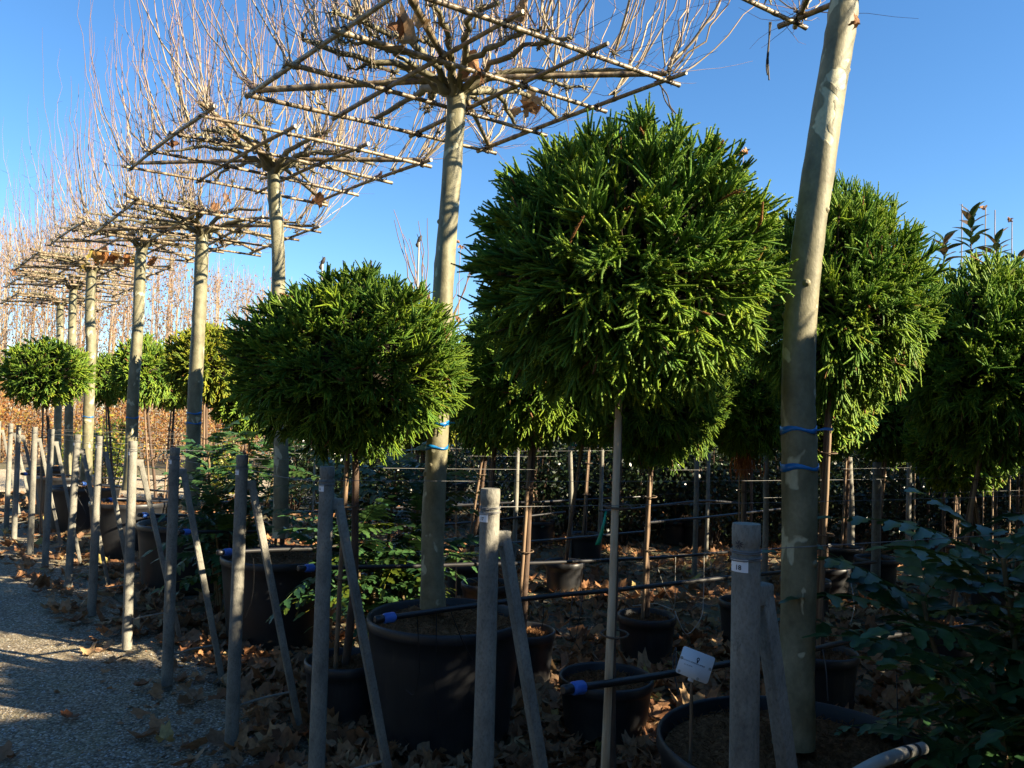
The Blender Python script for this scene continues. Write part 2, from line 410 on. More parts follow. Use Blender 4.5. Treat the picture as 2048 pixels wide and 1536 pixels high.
# the planted bed behind the posts
bg = Geo(); nu, nv = 150, 90
uu = np.linspace(-8, 24, nu); vv = np.linspace(.36, 34, nv) ** 1.0
UU, VV = np.meshgrid(uu, vv)
VV2 = VV + np.where(VV < .5, .07 * np.sin(UU * 5) + .05 * np.sin(UU * 11.3), 0)
X = P0.x + UU * PU.x + VV2 * PN.x; Y = P0.y + UU * PU.y + VV2 * PN.y
Z = gz(X, Y) + .010 + .006 * np.sin(X * 4) * np.sin(Y * 5)
i = np.arange(nu * nv).reshape(nv, nu)
bg.add(np.stack([X, Y, Z], -1).reshape(-1, 3), [np.stack([i[:-1, :-1], i[1:, :-1], i[1:, 1:], i[:-1, 1:]], -1).reshape(-1, 4)])
bed = link('planting_bed', bg.mesh('planting_bed', True, M_BED)); tag(bed, kind='structure')
pg = Geo()
pa = [(-60, 20.0), (-4.6, 14.6), (-5.6, 19.5), (-60, 28)]
pg.add([(x, y, .035) for x, y in pa], [[[0, 1, 2, 3]]])
far_path = link('path', pg.mesh('path', False, M_ROAD)); tag(far_path, kind='structure')

# ------------------------------------------------------------------ gravel stones on the road, joined
g = Geo(); N = 15000
yy = 3.2 + 6.5 * RNG.random(N) ** 1.6; xx = yy * (-.66 + .5 * RNG.random(N))
keep = behind(xx, yy) < .35; xx, yy = xx[keep], yy[keep]; n = len(xx)
s = .0035 + .006 * RNG.random(n) ** 2
oct_ = np.array([[1, 0, 0], [0, 1, 0], [-1, 0, 0], [0, -1, 0], [0, 0, .6], [0, 0, -.3]], float)
ot = np.array([[0, 1, 4], [1, 2, 4], [2, 3, 4], [3, 0, 4]])
an = RNG.random(n) * 6.3; ca, sa = np.cos(an), np.sin(an)
V = oct_[None] * (1 + .5 * (RNG.random((n, 6, 3)) - .5)) * s[:, None, None]
V = np.stack([V[..., 0] * ca[:, None] - V[..., 1] * sa[:, None] * .7, V[..., 0] * sa[:, None] + V[..., 1] * ca[:, None] * .7, V[..., 2]], -1)
V += np.stack([xx, yy, gz(xx, yy) + .002], -1)[:, None]
F = (ot[None] + (np.arange(n) * 6)[:, None, None]).reshape(-1, 3)
c = np.zeros((n, 6, 3)); c[..., 1] = RNG.random(n)[:, None]
g.add(V.reshape(-1, 3), [F], c.reshape(-1, 3))
m, nt, b, out = new_mat('stone_chips'); sx = attr_sep(nt)
r = ramp(nt, [(0, (.10, .09, .08)), (.6, (.26, .24, .20)), (.93, (.40, .38, .34)), (1, (.6, .58, .54))]); nt.links.new(sx[1], r.inputs[0]); nt.links.new(r.outputs[0], b.inputs['Base Color']); b.inputs['Roughness'].default_value = .7
st = link('gravel_stones', g.mesh('gravel_stones', False, m), ground, None, 'stuff')

# ------------------------------------------------------------------ fallen plane leaves
def leaf_shape(n=22, curl=.3, seed=0):
    rg = np.random.default_rng(seed)
    a = np.linspace(-2.55, 2.55, n)
    lobes = .50 + .50 * np.abs(np.cos(a * 1.22)) ** 1.3
    rad = lobes * (1 - .10 * np.abs(a)) * (1 + .10 * (-1) ** np.arange(n)) * (1 + .08 * rg.standard_normal(n))
    x = np.sin(a) * rad * .5; y = np.cos(a) * rad * .5
    x = np.concatenate([[0], x, x * .5]); y = np.concatenate([[-.12], y, y * .5])
    ph = rg.random() * 6
    z = curl * (x * x * rg.uniform(.3, 2.2) + y * y * rg.uniform(-.5, 2.0)) + curl * .10 * np.sin(7 * x + ph) + curl * .10 * np.sin(8 * y + ph * 2) + rg.normal(0, .02, len(x)) * curl
    z[0] -= .02
    V = np.stack([x, y, z], -1)
    o = np.arange(n - 1)
    outer = np.stack([1 + o, 2 + o, 2 + n + o, 1 + n + o], -1)
    inner = np.stack([np.zeros(n - 1, int), 1 + n + o, 2 + n + o], -1)
    return V, outer, inner
LEAFV = [leaf_shape(20, c_, i_) for i_, c_ in enumerate([.35, .6, .9, 1.2, .5, .8])]
LEAFM = []
for k, (V, q, t) in enumerate(LEAFV):
    gg = Geo(); gg.add(V, [q, t], [0, .13 * k, 0])
    tubes(gg, [[(0, -.1, -.02), (.02, -.25, .01), (.0, -.42, .02)]], .006, 3, False, np.tile([[0, .13 * k, 0]], (9, 1)))
    LEAFM.append(gg.mesh('plane_leaf', True, M_FALLEN))
LEAFY = []
for me_ in LEAFM[:3]:
    m2 = me_.copy(); m2.materials.clear(); m2.materials.append(M_RUSSET); LEAFY.append(m2)
LN, LM = 13500, 0
ly = 1.9 + 13 * RNG.random(LN * 3) ** 1.7
lx = ly * (-.68 + 1.38 * RNG.random(LN * 3))
bd = behind(lx, ly)
clump = np.sin(lx * 2.1 + 1) * np.sin(ly * 1.7 + lx) + .5 * np.sin(lx * 5 + ly * 3)
prob = np.where(bd < -.25, .005, np.where(bd < .12, .05 + .2 * (clump > .3), np.where(bd < .35, .12 + .5 * (clump > .15), np.where(clump > -.55, .95, .4))))
prob = np.where((ly > 6.3) & (bd > -.25) & (bd < .35), .42, prob)
prob = prob * np.where((ly > 4.6) & (bd > .6), .85, 1.0)
kp = RNG.random(LN * 3) < prob; lx, ly = lx[kp][:LN], ly[kp][:LN]
near = np.argsort(ly)
lx, ly = lx[near], ly[near]
special = [(295, 1462, .19), (140, 1427, .13), (360, 1352, .16), (370, 1400, .15), (30, 1500, .1), (330, 1330, .12)]
idx_parts = set(range(0, 300 - len(special)))
g = Geo()
def leaf_place(x, y, sz, zz, rot, k):
    o = link('fallen_leaf', LEAFM[k], ground); o.location = (x, y, zz); o.rotation_euler = rot; o.scale = (sz, sz, sz)
for (px, py, sz) in special:
    Y_ = FPX * EYE / (py - (844 + .027 * (px - 1024))); p = groundpx(px, Y_)
    leaf_place(p.x, p.y, sz, .018, (.1, .1, random.random() * 6), 1)
for i_ in range(len(lx)):
    x, y = lx[i_], ly[i_]; sz = .06 + .14 * RNG.random(); k = int(RNG.integers(6))
    zz = float(gz(np.array(x), np.array(y))) + .02 + .045 * RNG.random()
    tl_ = .5 if y < 4 else .3
    e = (noise1(1, tl_)[0], noise1(1, tl_)[0], RNG.random() * 6.28)
    if i_ in idx_parts:
        leaf_place(x, y, sz, zz, e, k); continue
    Rm = np.array(Euler(e).to_matrix()); V, q, t = LEAFV[k]
    g.add(V @ Rm.T * sz + [x, y, zz], [q, t] if y < 6 else [t, q], [0, RNG.random(), 0])
nf = 5000; fy = 2.6 + 7 * RNG.random(nf) ** 1.4; fx_ = fy * (-.66 + 1.3 * RNG.random(nf)); fb = behind(fx_, fy)
kp = RNG.random(nf) < np.where(fb < -.3, .10, np.where(fb < .3, .6, .8)); fx_, fy = fx_[kp], fy[kp]; nf = len(fy)
c0 = np.stack([fx_, fy, gz(fx_, fy) + .006 + .01 * RNG.random(nf)], -1); fs_ = (.008 + .028 * RNG.random(nf) ** 2)[:, None]
a_ = nrm(RNG.normal(0, 1, (nf, 3)) * [1, 1, .25]); b__ = nrm(np.cross(a_, RNG.normal(0, .3, (nf, 3)) + [0, 0, 1]))
V = np.stack([c0, c0 + a_ * fs_ + b__ * fs_ * .5 + [0, 0, .003], c0 + a_ * fs_ * 1.7, c0 + a_ * fs_ * .7 - b__ * fs_ * .7], 1); cc = np.zeros((nf, 4, 3)); cc[..., 1] = RNG.random(nf)[:, None]
g.add(V.reshape(-1, 3), [np.arange(nf * 4).reshape(nf, 4)], cc.reshape(-1, 3))
tag(link('leaf_litter', g.mesh('leaf_litter', True, M_FALLEN), bed), kind='stuff')

# ------------------------------------------------------------------ pots
def pot_mesh(r, h, lip=.011, taper=.84):
    g = Geo(); rb = r * taper
    prof = [(.001, .004), (rb * .96, .004), (rb, .015)]
    for k in range(1, 7): prof.append((rb + (r - lip - rb) * k / 7, .015 + (h - .075) * k / 7))
    prof += [(r - lip, h - .06), (r - .004, h - .052), (r, h - .045), (r, h - .008), (r - .006, h), (r - lip * .9, h), (r - lip * 1.5, h - .010), (r - lip * 2.2, h - .16)]
    lathe(g, prof, 48, .006)
    return g.mesh('pot_wall', True, M_POT)
def soil_mesh(r, z, seed=1):
    rg = np.random.default_rng(seed); g = Geo(); K, S = 14, 56
    rr = np.linspace(0.001, 1, K); a = np.arange(S) * 2 * np.pi / S
    A, RR = np.meshgrid(a, rr)
    zz = z + .03 * (1 - RR ** 2) + .012 * rg.standard_normal(A.shape) * (RR > .01) * (RR < .99)
    V = np.stack([RR * r * np.cos(A), RR * r * np.sin(A), zz], -1).reshape(-1, 3)
    k = (np.arange(K - 1) * S)[:, None]; j = np.arange(S)[None]; j2 = (j + 1) % S
    g.add(V, [np.stack([k + j, k + j2, k + S + j2, k + S + j], -1).reshape(-1, 4)])
    # fibres and chips standing out of the surface
    n = int(900 * r / .4); q = rg.random(n) ** .5 * r * .97; t = rg.random(n) * 6.28
    p0 = np.stack([q * np.cos(t), q * np.sin(t), np.full(n, z + .012) + .028 * (1 - (q / r) ** 2)], -1)
    d = rg.normal(0, 1, (n, 3)); d[:, 2] = np.abs(d[:, 2]) * .5; d = nrm(d) * (.008 + .022 * rg.random(n))[:, None]
    tubes(g, np.stack([p0, p0 + d], 1), .0018, 3)
    return g.mesh('soil', False, M_SOIL)
POT_CACHE = {}
def pot(x, y, r, h, label, group, name='plant_pot', rz=0):
    t = thing(name, label, 'plant pot', (x, y, .0), rz, group)
    key = (round(r, 2), round(h, 2))
    if key not in POT_CACHE: POT_CACHE[key] = (pot_mesh(r, h), soil_mesh(r - .025, h - .055))
    link('pot_wall', POT_CACHE[key][0], t); link('soil', POT_CACHE[key][1], t)
    return t

# ------------------------------------------------------------------ clipped ball cedars
def ball_mesh(seed, full=True, Rb=.60, name='needle_sprays', mat=None):
    rg = np.random.default_rng(seed)
    Nc = 440 if full else 260
    k = np.arange(Nc) + .5
    ph = np.arccos(1 - 2 * k / Nc) + rg.normal(0, .05, Nc); th = np.pi * (1 + 5 ** .5) * k + rg.normal(0, .07, Nc)
    D = np.stack([np.cos(th) * np.sin(ph), np.sin(th) * np.sin(ph), np.cos(ph)], -1)
    lump = .04 * np.sin(D[:, 0] * 5 + seed) + .04 * np.sin(D[:, 1] * 6 + 2 * seed) + .035 * np.sin(D[:, 2] * 7 + D[:, 0] * 4)
    rho = Rb * (.965 + .75 * lump + .034 * rg.standard_normal(Nc))
    G = nrm(D + np.stack([rg.normal(0, .25, Nc), rg.normal(0, .25, Nc), rg.normal(0, .18, Nc) + np.where(D[:, 2] > -.1, .30 * (1 - np.abs(D[:, 2])), -.28)], -1))
    per = 36 if full else 24
    N = Nc * per
    ci = np.repeat(np.arange(Nc), per)
    back = rg.random(N) ** 1.15 * .20
    g_ = G[ci]
    side = nrm(np.cross(g_, rg.normal(0, 1, (N, 3))))
    al = np.clip(.30 + 3.2 * back + rg.normal(0, .16, N), .02, 1.1)
    d = nrm(g_ * np.cos(al)[:, None] + side * np.sin(al)[:, None])
    tip = D[ci] * (rho[ci] - .06)[:, None]
    st = tip - g_ * back[:, None]
    L = (.036 + .062 * rg.random(N) ** 1.6) * (1 + 1.6 * back) * (.75 + .5 * rg.random(Nc)[ci])
    bend = side * (.024 * rg.standard_normal(N))[:, None] + np.stack([np.zeros(N), np.zeros(N), np.where(D[ci][:, 2] > -.35, .014, -.018)], -1)
    def pt(s): return st + d * (L * s)[:, None] + bend * (s * s)
    crnd = rg.random(Nc)[ci]; rrnd = rg.random(N)
    g = Geo()
    if full:
        p = np.stack([pt(0), pt(.55), pt(1.0)], 1)
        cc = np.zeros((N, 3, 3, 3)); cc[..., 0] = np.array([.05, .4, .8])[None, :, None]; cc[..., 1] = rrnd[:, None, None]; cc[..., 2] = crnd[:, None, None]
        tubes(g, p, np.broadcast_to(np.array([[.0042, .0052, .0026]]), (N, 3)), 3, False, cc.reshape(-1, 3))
        W = 8
        for w in range(W):
            s = (w + .5) / W; c0 = pt(s); tt = nrm(pt(min(1, s + .05)) - pt(s - .05))
            n1 = nrm(np.cross(tt, side + .01)); n2 = np.cross(tt, n1)
            for q in range(4):
                a = q * 1.571 + w * .9 + rrnd * 6
                e = n1 * np.cos(a)[:, None] + n2 * np.sin(a)[:, None]
                nl = .0105 * (1 - .2 * s) * (.8 + .4 * rg.random(N))
                tipv = c0 + (tt * .70 + e * .75) * nl[:, None]
                wv = np.cross(tt, e) * .0027
                V = np.stack([c0 + wv, c0 - wv, tipv], 1)
                F = np.arange(N * 3).reshape(N, 3)
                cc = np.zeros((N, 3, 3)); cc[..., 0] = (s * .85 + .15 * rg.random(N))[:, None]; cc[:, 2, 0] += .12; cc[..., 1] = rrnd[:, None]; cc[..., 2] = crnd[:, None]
                g.add(V.reshape(-1, 3), [F], cc.reshape(-1, 3))
    else:
        p = np.stack([pt(0), pt(.5), pt(1.05)], 1)
        cc = np.zeros((N, 3, 3, 3)); cc[..., 0] = np.array([.1, .6, 1.0])[None, :, None]; cc[..., 1] = rrnd[:, None, None]; cc[..., 2] = crnd[:, None, None]
        tubes(g, p, np.broadcast_to(np.array([[.008, .012, .004]]), (N, 3)), 3, False, cc.reshape(-1, 3))
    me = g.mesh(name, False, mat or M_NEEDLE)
    gb = Geo()
    z0 = np.zeros((Nc, 3)); z0[:, 2] = -.25
    mid = D * (rho * .5)[:, None] + [0, 0, -.03]
    tubes(gb, np.stack([z0 + D * .03, mid, tip[::per]], 1), np.broadcast_to([[.009, .006, .002]], (Nc, 3)), 4)
    br = gb.mesh('branches', True, M_DARKBARK)
    # added opaque dark core for the shaded inside, with dead twigs on it
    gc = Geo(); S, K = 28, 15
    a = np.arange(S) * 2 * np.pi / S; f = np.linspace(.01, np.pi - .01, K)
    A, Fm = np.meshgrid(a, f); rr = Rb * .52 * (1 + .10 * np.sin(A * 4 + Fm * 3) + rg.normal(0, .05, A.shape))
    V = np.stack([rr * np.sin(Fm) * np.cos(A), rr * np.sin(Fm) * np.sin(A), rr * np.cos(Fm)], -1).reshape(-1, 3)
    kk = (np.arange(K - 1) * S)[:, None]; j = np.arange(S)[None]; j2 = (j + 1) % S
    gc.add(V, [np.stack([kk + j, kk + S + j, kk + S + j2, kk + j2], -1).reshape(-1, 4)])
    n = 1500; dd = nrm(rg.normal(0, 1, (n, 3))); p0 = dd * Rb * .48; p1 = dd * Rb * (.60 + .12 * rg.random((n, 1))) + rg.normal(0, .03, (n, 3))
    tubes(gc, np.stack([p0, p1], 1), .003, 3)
    return me, br, gc.mesh('core_and_twigs', False, M_INNER)
BALLS = [ball_mesh(s) for s in (1, 2)]
BALLS_FAR = [ball_mesh(s, False) for s in (21, 22)]
def recolour(t, mat):
    me = t[0].copy(); me.materials.clear(); me.materials.append(mat); return (me, t[1], t[2])
BALLS_Y = [recolour(BALLS_FAR[0], M_NEEDLE_LIT)]

def stem(pts, r0, r1, mat, S=10, K=14, wob=.0, name='trunk'):
    g = Geo(); p = smooth_path(pts, K); p = p + RNG.normal(0, wob, p.shape) * (np.arange(K)[:, None] > 0)
    r = np.linspace(r0, r1, K) * (1 + RNG.normal(0, .03, K))
    tubes(g, p[None], r[None], S, True); return g.mesh(name, True, mat)

def ball_tree(cx, cy, w, h, Y, bx, label, var=0, far=False, yellow=False, pr=.21, ph=.33, group='clipped ball cedars on stems', stake=True, potlabel=None, Yc=None, rot=None, tr=.019):
    base = groundpx(bx, Y); c = P(cx, cy, Yc or Y); rx = w / 2 * (Yc or Y) / FPX * 1.03; rz = h / 2 * (Yc or Y) / FPX
    return ball_at(base, c, rx, rz, label, var, far, yellow, pr, ph, group, stake, potlabel, rot, tr)
def ball_at(base, c, rx, rz, label, var=0, far=False, yellow=False, pr=.21, ph=.33, group='clipped ball cedars on stems', stake=True, potlabel=None, rot=None, tr=.019):
    t = thing('ball_cedar', label, 'tree', base, 0, group)
    o = c - base
    kit = (BALLS_Y if yellow else BALLS_FAR if far else BALLS); me, br, inn = kit[var % len(kit)]
    rot = random.random() * 6.28 if rot is None else rot
    sc = (rx / .6, rx / .6, rz / .6)
    for nm, mm, kd in (('needle_sprays', me, 'stuff'), ('branches', br, 'stuff'), ('core_and_twigs', inn, 'stuff')):
        ob = link(nm, mm, t, None, kd); ob.location = o; ob.rotation_euler = (0, 0, rot); ob.scale = sc
    lean = Vector((noise1(1, .03)[0], noise1(1, .03)[0], 0))
    link('trunk', stem([(0, 0, ph - .08), o * .45 + lean, o * .98], tr * 1.25, tr * .8, M_DARKBARK, 10, 12, .003), t)
    if stake:
        so = Vector((-.028, -.042, 0))
        link('support_stake', stem([Vector((so.x * 1.6, so.y, 0.02)), o * .5 + so, o * .85 + so * .6], .0145 if tr < .019 else .0125, .012, M_STAKE2 if tr < .019 else M_STAKE, 10, 14, .0008, 'support_stake'), t)
        for q in (.42, .62):
            g = Geo(); cc = o * q; a = np.linspace(0, 6.28, 13)
            tubes(g, np.stack([cc.x + so.x * .5 + .046 * np.cos(a), cc.y + so.y * .5 + .04 * np.sin(a), cc.z + .004 * np.sin(a)], -1)[None], .004, 5)
            link('rope_tie', g.mesh('rope_tie', True, M_ROPE), t)
    if potlabel:
        pot(base.x, base.y, pr, ph, potlabel, 'small black pots of the ball cedars')
    return t

# near row, in the photograph
ballA = ball_tree(712, 728, 478, 388, 4.3, 686, 'ball cedar in front of the second plane trunk, left of the largest ball', 0, rot=2.2, Yc=3.95,
                  potlabel='small black pot with two stems, touching the huge pot of the second plane tree')
ballB = ball_tree(1252, 540, 655, 600, 2.75, 1224, 'largest ball cedar, in the centre, on a stake with a green tag', 1, rot=.8, pr=.22, ph=.34,
                  potlabel='black pot under the largest ball cedar, mostly below the picture', tr=.0135)
ball_tree(1672, 600, 375, 480, 4.7, 1640, 'tall ball cedar behind the thick right plane trunk', 2, rot=1.0, potlabel='black pot behind the thick right plane trunk')
ball_tree(1990, 725, 390, 420, 5.5, 1893, 'ball cedar at the right edge, below the magnolia tops', 0, rot=4.0, potlabel='black pot under the right edge ball, behind the mahonia')
ball_tree(1075, 735, 350, 330, 4.95, 1043, 'shaded ball cedar between the left ball and the largest ball', 2, rot=3.1, pr=.20, ph=.34,
          potlabel='black pot peeping out right of the huge pot, beside post 17')
ball_tree(1310, 795, 290, 285, 5.55, 1292, 'ball cedar under the largest ball, its yellow-lit right side hanging low', 0, rot=5.1, pr=.20, ph=.31,
          potlabel='sunlit small black pot with a pale inner rim, left of post 18')
ball_tree(1490, 800, 240, 250, 6.1, 1488, 'ball cedar behind post 18 with rusty dead tips below', 1, rot=.3, pr=.19, ph=.31,
          potlabel='small pot with a bright inner rim, half behind post 18')
ball_tree(985, 800, 230, 225, 7.4, 932, 'ball cedar on the leaning stake right of the second plane trunk', 1, True, rot=2, pr=.19, ph=.30,
          potlabel='small black pot left of post 17, behind the huge pot')
ball_tree(1180, 800, 215, 200, 7.65, 1128, 'ball cedar on the orange-lit leaning stem, left of the green-topped post', 0, True, rot=1, pr=.19, ph=.30,
          potlabel='small black pot below the green tag')
ball_tree(850, 815, 200, 190, 8.6, 842, 'yellow-lit ball cedar peeping past the right of the second plane trunk', 0, True, True, rot=2.5, potlabel='small black pot behind the second plane trunk')
ball_tree(1640, 830, 210, 200, 7.6, 1655, 'shaded ball cedar between the thick plane trunk and the tall ball', 1, True, potlabel='small pot behind the thick plane trunk, deep in the bed')
ball_tree(1780, 830, 200, 210, 8.2, 1752, 'shaded ball cedar left of the twin stems at right', 0, True, potlabel='small pot left of the twin stems, deep in the bed')
ball_tree(1930, 880, 230, 230, 7.2, 1990, 'low shaded ball cedar above the mahonia at right', 1, True, potlabel='small pot hidden by the mahonia, deep in the bed')
ball_tree(1060, 830, 150, 140, 10.5, 1078, 'small far ball cedar behind the stakes of the centre', 0, True, potlabel='small far pot behind post 17')
ball_tree(1400, 840, 150, 140, 10.8, 1398, 'small far ball cedar behind the hanging loop of hose', 1, True, potlabel='small far pot behind the hanging loop of hose')
# left group
ball_tree(92, 746, 180, 145, 9.6, 92, 'wide ball cedar at the left edge under the far plane crowns', 1, True, rot=.5, pr=.24, ph=.35)
ball_tree(412, 726, 165, 165, 8.8, 420, 'yellow-green ball cedar right of the fourth plane trunk', 0, True, True, rot=1.2, potlabel='small pot right of the fourth plane trunk')
ball_tree(288, 742, 130, 150, 11.6, 312, 'ball cedar between the fourth and fifth plane trunks', 1, True, rot=3.2, potlabel='small pot between the fourth and fifth plane trunks')
ball_tree(213, 760, 90, 110, 13.2, 228, 'small ball cedar left of the fifth plane trunk', 0, True, rot=2.0)
ball_tree(350, 760, 120, 130, 12.8, 334, 'dark ball cedar just left of the fourth plane trunk', 1, True, rot=.7)
ball_tree(480, 790, 110, 110, 12.5, 486, 'ball cedar peeping out left of the near left ball', 0, True, rot=.7)
# unseen rows going on beyond the right edge, some balls added for shade
off = [(2.30, 2.10, 2.05, .60), (3.35, 3.15, 2.1, .6), (1.85, .75, 1.95, .62), (3.3, 1.75, 2.45, .64), (2.72, 2.85, 2.45, .58), (1.92, 1.38, 1.84, .56), (3.05, .5, 2.1, .62), (3.2, -.65, 2.1, .62), (4.3, 2.0, 2.1, .62), (4.6, .3, 2.1, .62),
       (5.2, 3.6, 2.1, .62), (4.5, -1.1, 2.15, .62), (6.2, 2.5, 2.1, .6), (5.9, 1.0, 2.15, .6), (5.2, 5.0, 2.2, .6), (7.0, 4.6, 2.2, .62), (6.9, 6.6, 2.2, .62), (4.6, 7.2, 2.1, .6), (8.4, 6.2, 2.2, .6)]
for i_, (x, y, z, r_) in enumerate(off):
    ball_at(Vector((x, y, 0)), Vector((x + .03, y, z)), r_, r_ * .95, 'unseen ball cedar beyond the right edge, shading the bed', i_ % 2, i_ > 1, potlabel='unseen black pot of a ball cedar beyond the right edge')

hid = [(-1.95, 6.9, 1.95, .56, 'ball cedar hidden behind the left ball, before the fourth plane tree'), (-.15, 6.4, 1.85, .52, 'ball cedar in the gap behind the second plane trunk'),
       (2.55, 6.9, 1.9, .56, 'shaded ball cedar behind the tall ball, deep in the bed'), (-3.1, 9.3, 1.8, .5, 'ball cedar hidden behind the yellow-green ball'),
       (.9, 9.4, 1.85, .5, 'far ball cedar behind the largest ball'), (3.7, 8.9, 1.9, .55, 'far ball cedar between the tall ball and the right edge ball'), (5.2, 9.4, 1.9, .55, 'far ball cedar behind the right edge ball'),
       (-1.2, 10.2, 1.85, .5, 'far ball cedar behind the left ball cedar'), (2.3, 11.0, 1.9, .5, 'farthest ball cedar behind the centre right stakes')]
for (x, y, z, r_, lb) in hid: ball_at(Vector((x, y, 0)), Vector((x + .05, y, z)), r_, r_ * .95, lb, 0, True, potlabel=lb.replace('ball cedar', 'pot of the ball cedar', 1)[:90])
# a few dead rusty sprays on the ball behind post 18
g = Geo(); n = 60; c0 = np.array(P(1490, 915, 6.0)); st0 = c0 + RNG.normal(0, .04, (n, 3)) * [1.6, 1, .7]
tubes(g, np.stack([st0, st0 + np.stack([noise1(n, .02), noise1(n, .02), -.05 - .03 * RNG.random(n)], -1), st0 + np.stack([noise1(n, .03), noise1(n, .03), -.10 - .05 * RNG.random(n)], -1)], 1), [[.004, .006, .001]], 3, col=None)
rs = g.mesh('dead_sprays', False, simple('rusty_needles', [(.3, (.28, .08, .02)), (.7, (.42, .15, .04))], 30, .8))
for ob in bpy.data.objects:
    if ob.get('label', '').startswith('ball cedar behind post 18'):
        d_ = link('dead_sprays', rs, ob, None, 'stuff'); d_.location = -ob.location

# ------------------------------------------------------------------ plane trees on bamboo frames
HALF = .74
EA = Vector((.84, .54, 0)); EB = Vector((.645, -.765, 0))
def cane_mesh(L, r=.0105):
    g = Geo(); K = 60; s = np.linspace(-L / 2, L / 2, K); ph = RNG.random() * .2
    node = (np.abs(((s + ph) % .21) - .105) > .099)
    rr = r * (1 + .22 * node) * np.linspace(1.12, .85, K)
    cc = np.zeros((K, 7, 3)); cc[..., 2] = node[:, None] * .8; cc[..., 1] = RNG.random()
    p = np.stack([s, .008 * np.sin(s * 2 + ph * 20), .01 * np.cos(s * 1.7)], -1)
    tubes(g, p[None], rr[None], 7, True, cc.reshape(-1, 3)); return g.mesh('bamboo_cane', True, M_BAMBOO)
CANES = [cane_mesh(1.62, .0125), cane_mesh(1.7, .0125), cane_mesh(2.2, .016)]
def crown_kit(seed, nshoot=230, rich=1.0):
    rg = np.random.default_rng(seed)
    limbs = []
    nl = 11
    for k in range(nl):
        a = 2 * np.pi * k / nl + rg.normal(0, .12)
        reach = rg.uniform(.62, .98); d = np.array([math.cos(a), math.sin(a), 0])
        lim = min(1.0, (HALF * 1.05) / max(abs(d @ np.array(EA)), abs(d @ np.array(EB))) / reach)
        reach *= lim
        rise = rg.uniform(.07, .17)
        p = [np.array([0, 0, -.06]), d * .06 + [0, 0, .0], d * reach * .30 + [0, 0, rise * .8], d * reach * .62 + np.array([-d[1], d[0], 0]) * rg.normal(0, .05) + [0, 0, rise * rg.uniform(.7, 1.2)], d * reach + [0, 0, rise * rg.uniform(.4, .9)]]
        limbs.append(smooth_path(p, 14))
        # forks
        if rg.random() < .8:
            q0 = limbs[-1][6]; d2 = d * math.cos(.55) + np.array([-d[1], d[0], 0]) * math.sin(.55) * (1 if rg.random() < .5 else -1)
            L2 = reach * .55
            limbs.append(smooth_path([q0, q0 + d2 * L2 * .5 + [0, 0, .02], q0 + d2 * L2 + [0, 0, rg.normal(0, .03)]], 14))
    lm = []
    for i_, p in enumerate(limbs):
        g = Geo(); main = np.linalg.norm(p[0]) < .1
        r = np.linspace(.026 if main else .015, .010 if main else .007, 14) * rg.uniform(.85, 1.15) * (1 + .12 * rg.standard_normal(14))
        p = p + rg.normal(0, .009, p.shape) * (np.arange(14)[:, None] > 1)
        tubes(g, p[None], r[None], 7, True); lm.append(g.mesh('limb', True, M_LIMB)); limbs[i_] = p
    # shoots: long whips rising from the limbs and from knuckles at the frame
    st = []
    kn = []
    for p in limbs:
        for s in (6, 9, 11, 13): kn.append(p[s])
    for a_ in np.linspace(-1, 1, 5):
        for b_ in (-1, 1):
            kn.append(np.array(EA * HALF * a_ + EB * HALF * b_) + [0, 0, .05]); kn.append(np.array(EB * HALF * a_ + EA * HALF * b_) + [0, 0, .05])
    kn = np.array(kn); rk = np.linalg.norm(kn[:, :2], axis=1); w = (.25 + rk) ** 1.6; w /= w.sum()
    ki = rg.choice(len(kn), nshoot, p=w)
    s0 = kn[ki] + rg.normal(0, .02, (nshoot, 3))
    out_ = nrm(np.concatenate([s0[:, :2], np.zeros((nshoot, 1))], 1) + rg.normal(0, .55, (nshoot, 3)) * [1, 1, 0] + 1e-4)
    rad = np.clip(np.linalg.norm(s0[:, :2], axis=1) / 1.0, 0, 1)
    L = rg.uniform(.45, 1.0, nshoot) + .85 * rg.random(nshoot) ** 1.5
    op = .06 + .38 * rad ** 1.5 * rg.uniform(.2, 1.4, nshoot)
    K = 11; S = np.linspace(0, 1, K)
    pts = s0[:, None] + out_[:, None] * (op * L)[:, None, None] * (1 - (1 - S) ** 2)[None, :, None] + np.array([0, 0, 1])[None, None] * L[:, None, None] * (S ** 1.12)[None, :, None]
    pts[:, 1:] += rg.normal(0, .011, (nshoot, K - 1, 3))
    r0 = .0034 + .0030 * rg.random(nshoot) ** 1.5
    R_ = r0[:, None] * (1 - .78 * S)[None]
    R_[:, 1::2] *= 1.18
    g = Geo(); c = np.zeros((nshoot, K, 4, 3)); c[..., 0] = S[None, :, None]; c[..., 1] = rg.random(nshoot)[:, None, None]
    tubes(g, pts, R_, 4, False, c.reshape(-1, 3))
    # side twigs, thin and arching, some drooping
    nt_ = int(420 * rich); ki = rg.choice(len(kn), nt_, p=w); s1 = kn[ki] + rg.normal(0, .015, (nt_, 3))
    d1 = nrm(rg.normal(0, 1, (nt_, 3)) * [1, 1, .35] + np.concatenate([s1[:, :2] * .6, np.full((nt_, 1), .35)], 1))
    L1 = .08 + .45 * rg.random(nt_) ** 2
    K1 = 6; S1 = np.linspace(0, 1, K1)
    pt = s1[:, None] + d1[:, None] * (L1[:, None] * S1)[..., None] + (np.array([0, 0, 1])[None, None] * (L1 * rg.uniform(-.1, .6, nt_))[:, None, None] * (S1 ** 2)[None, :, None])
    pt[:, 1:] += rg.normal(0, .004, (nt_, K1 - 1, 3))
    c = np.zeros((nt_, K1, 3, 3)); c[..., 0] = .45 + .55 * S1[None, :, None]; c[..., 1] = rg.random(nt_)[:, None, None]
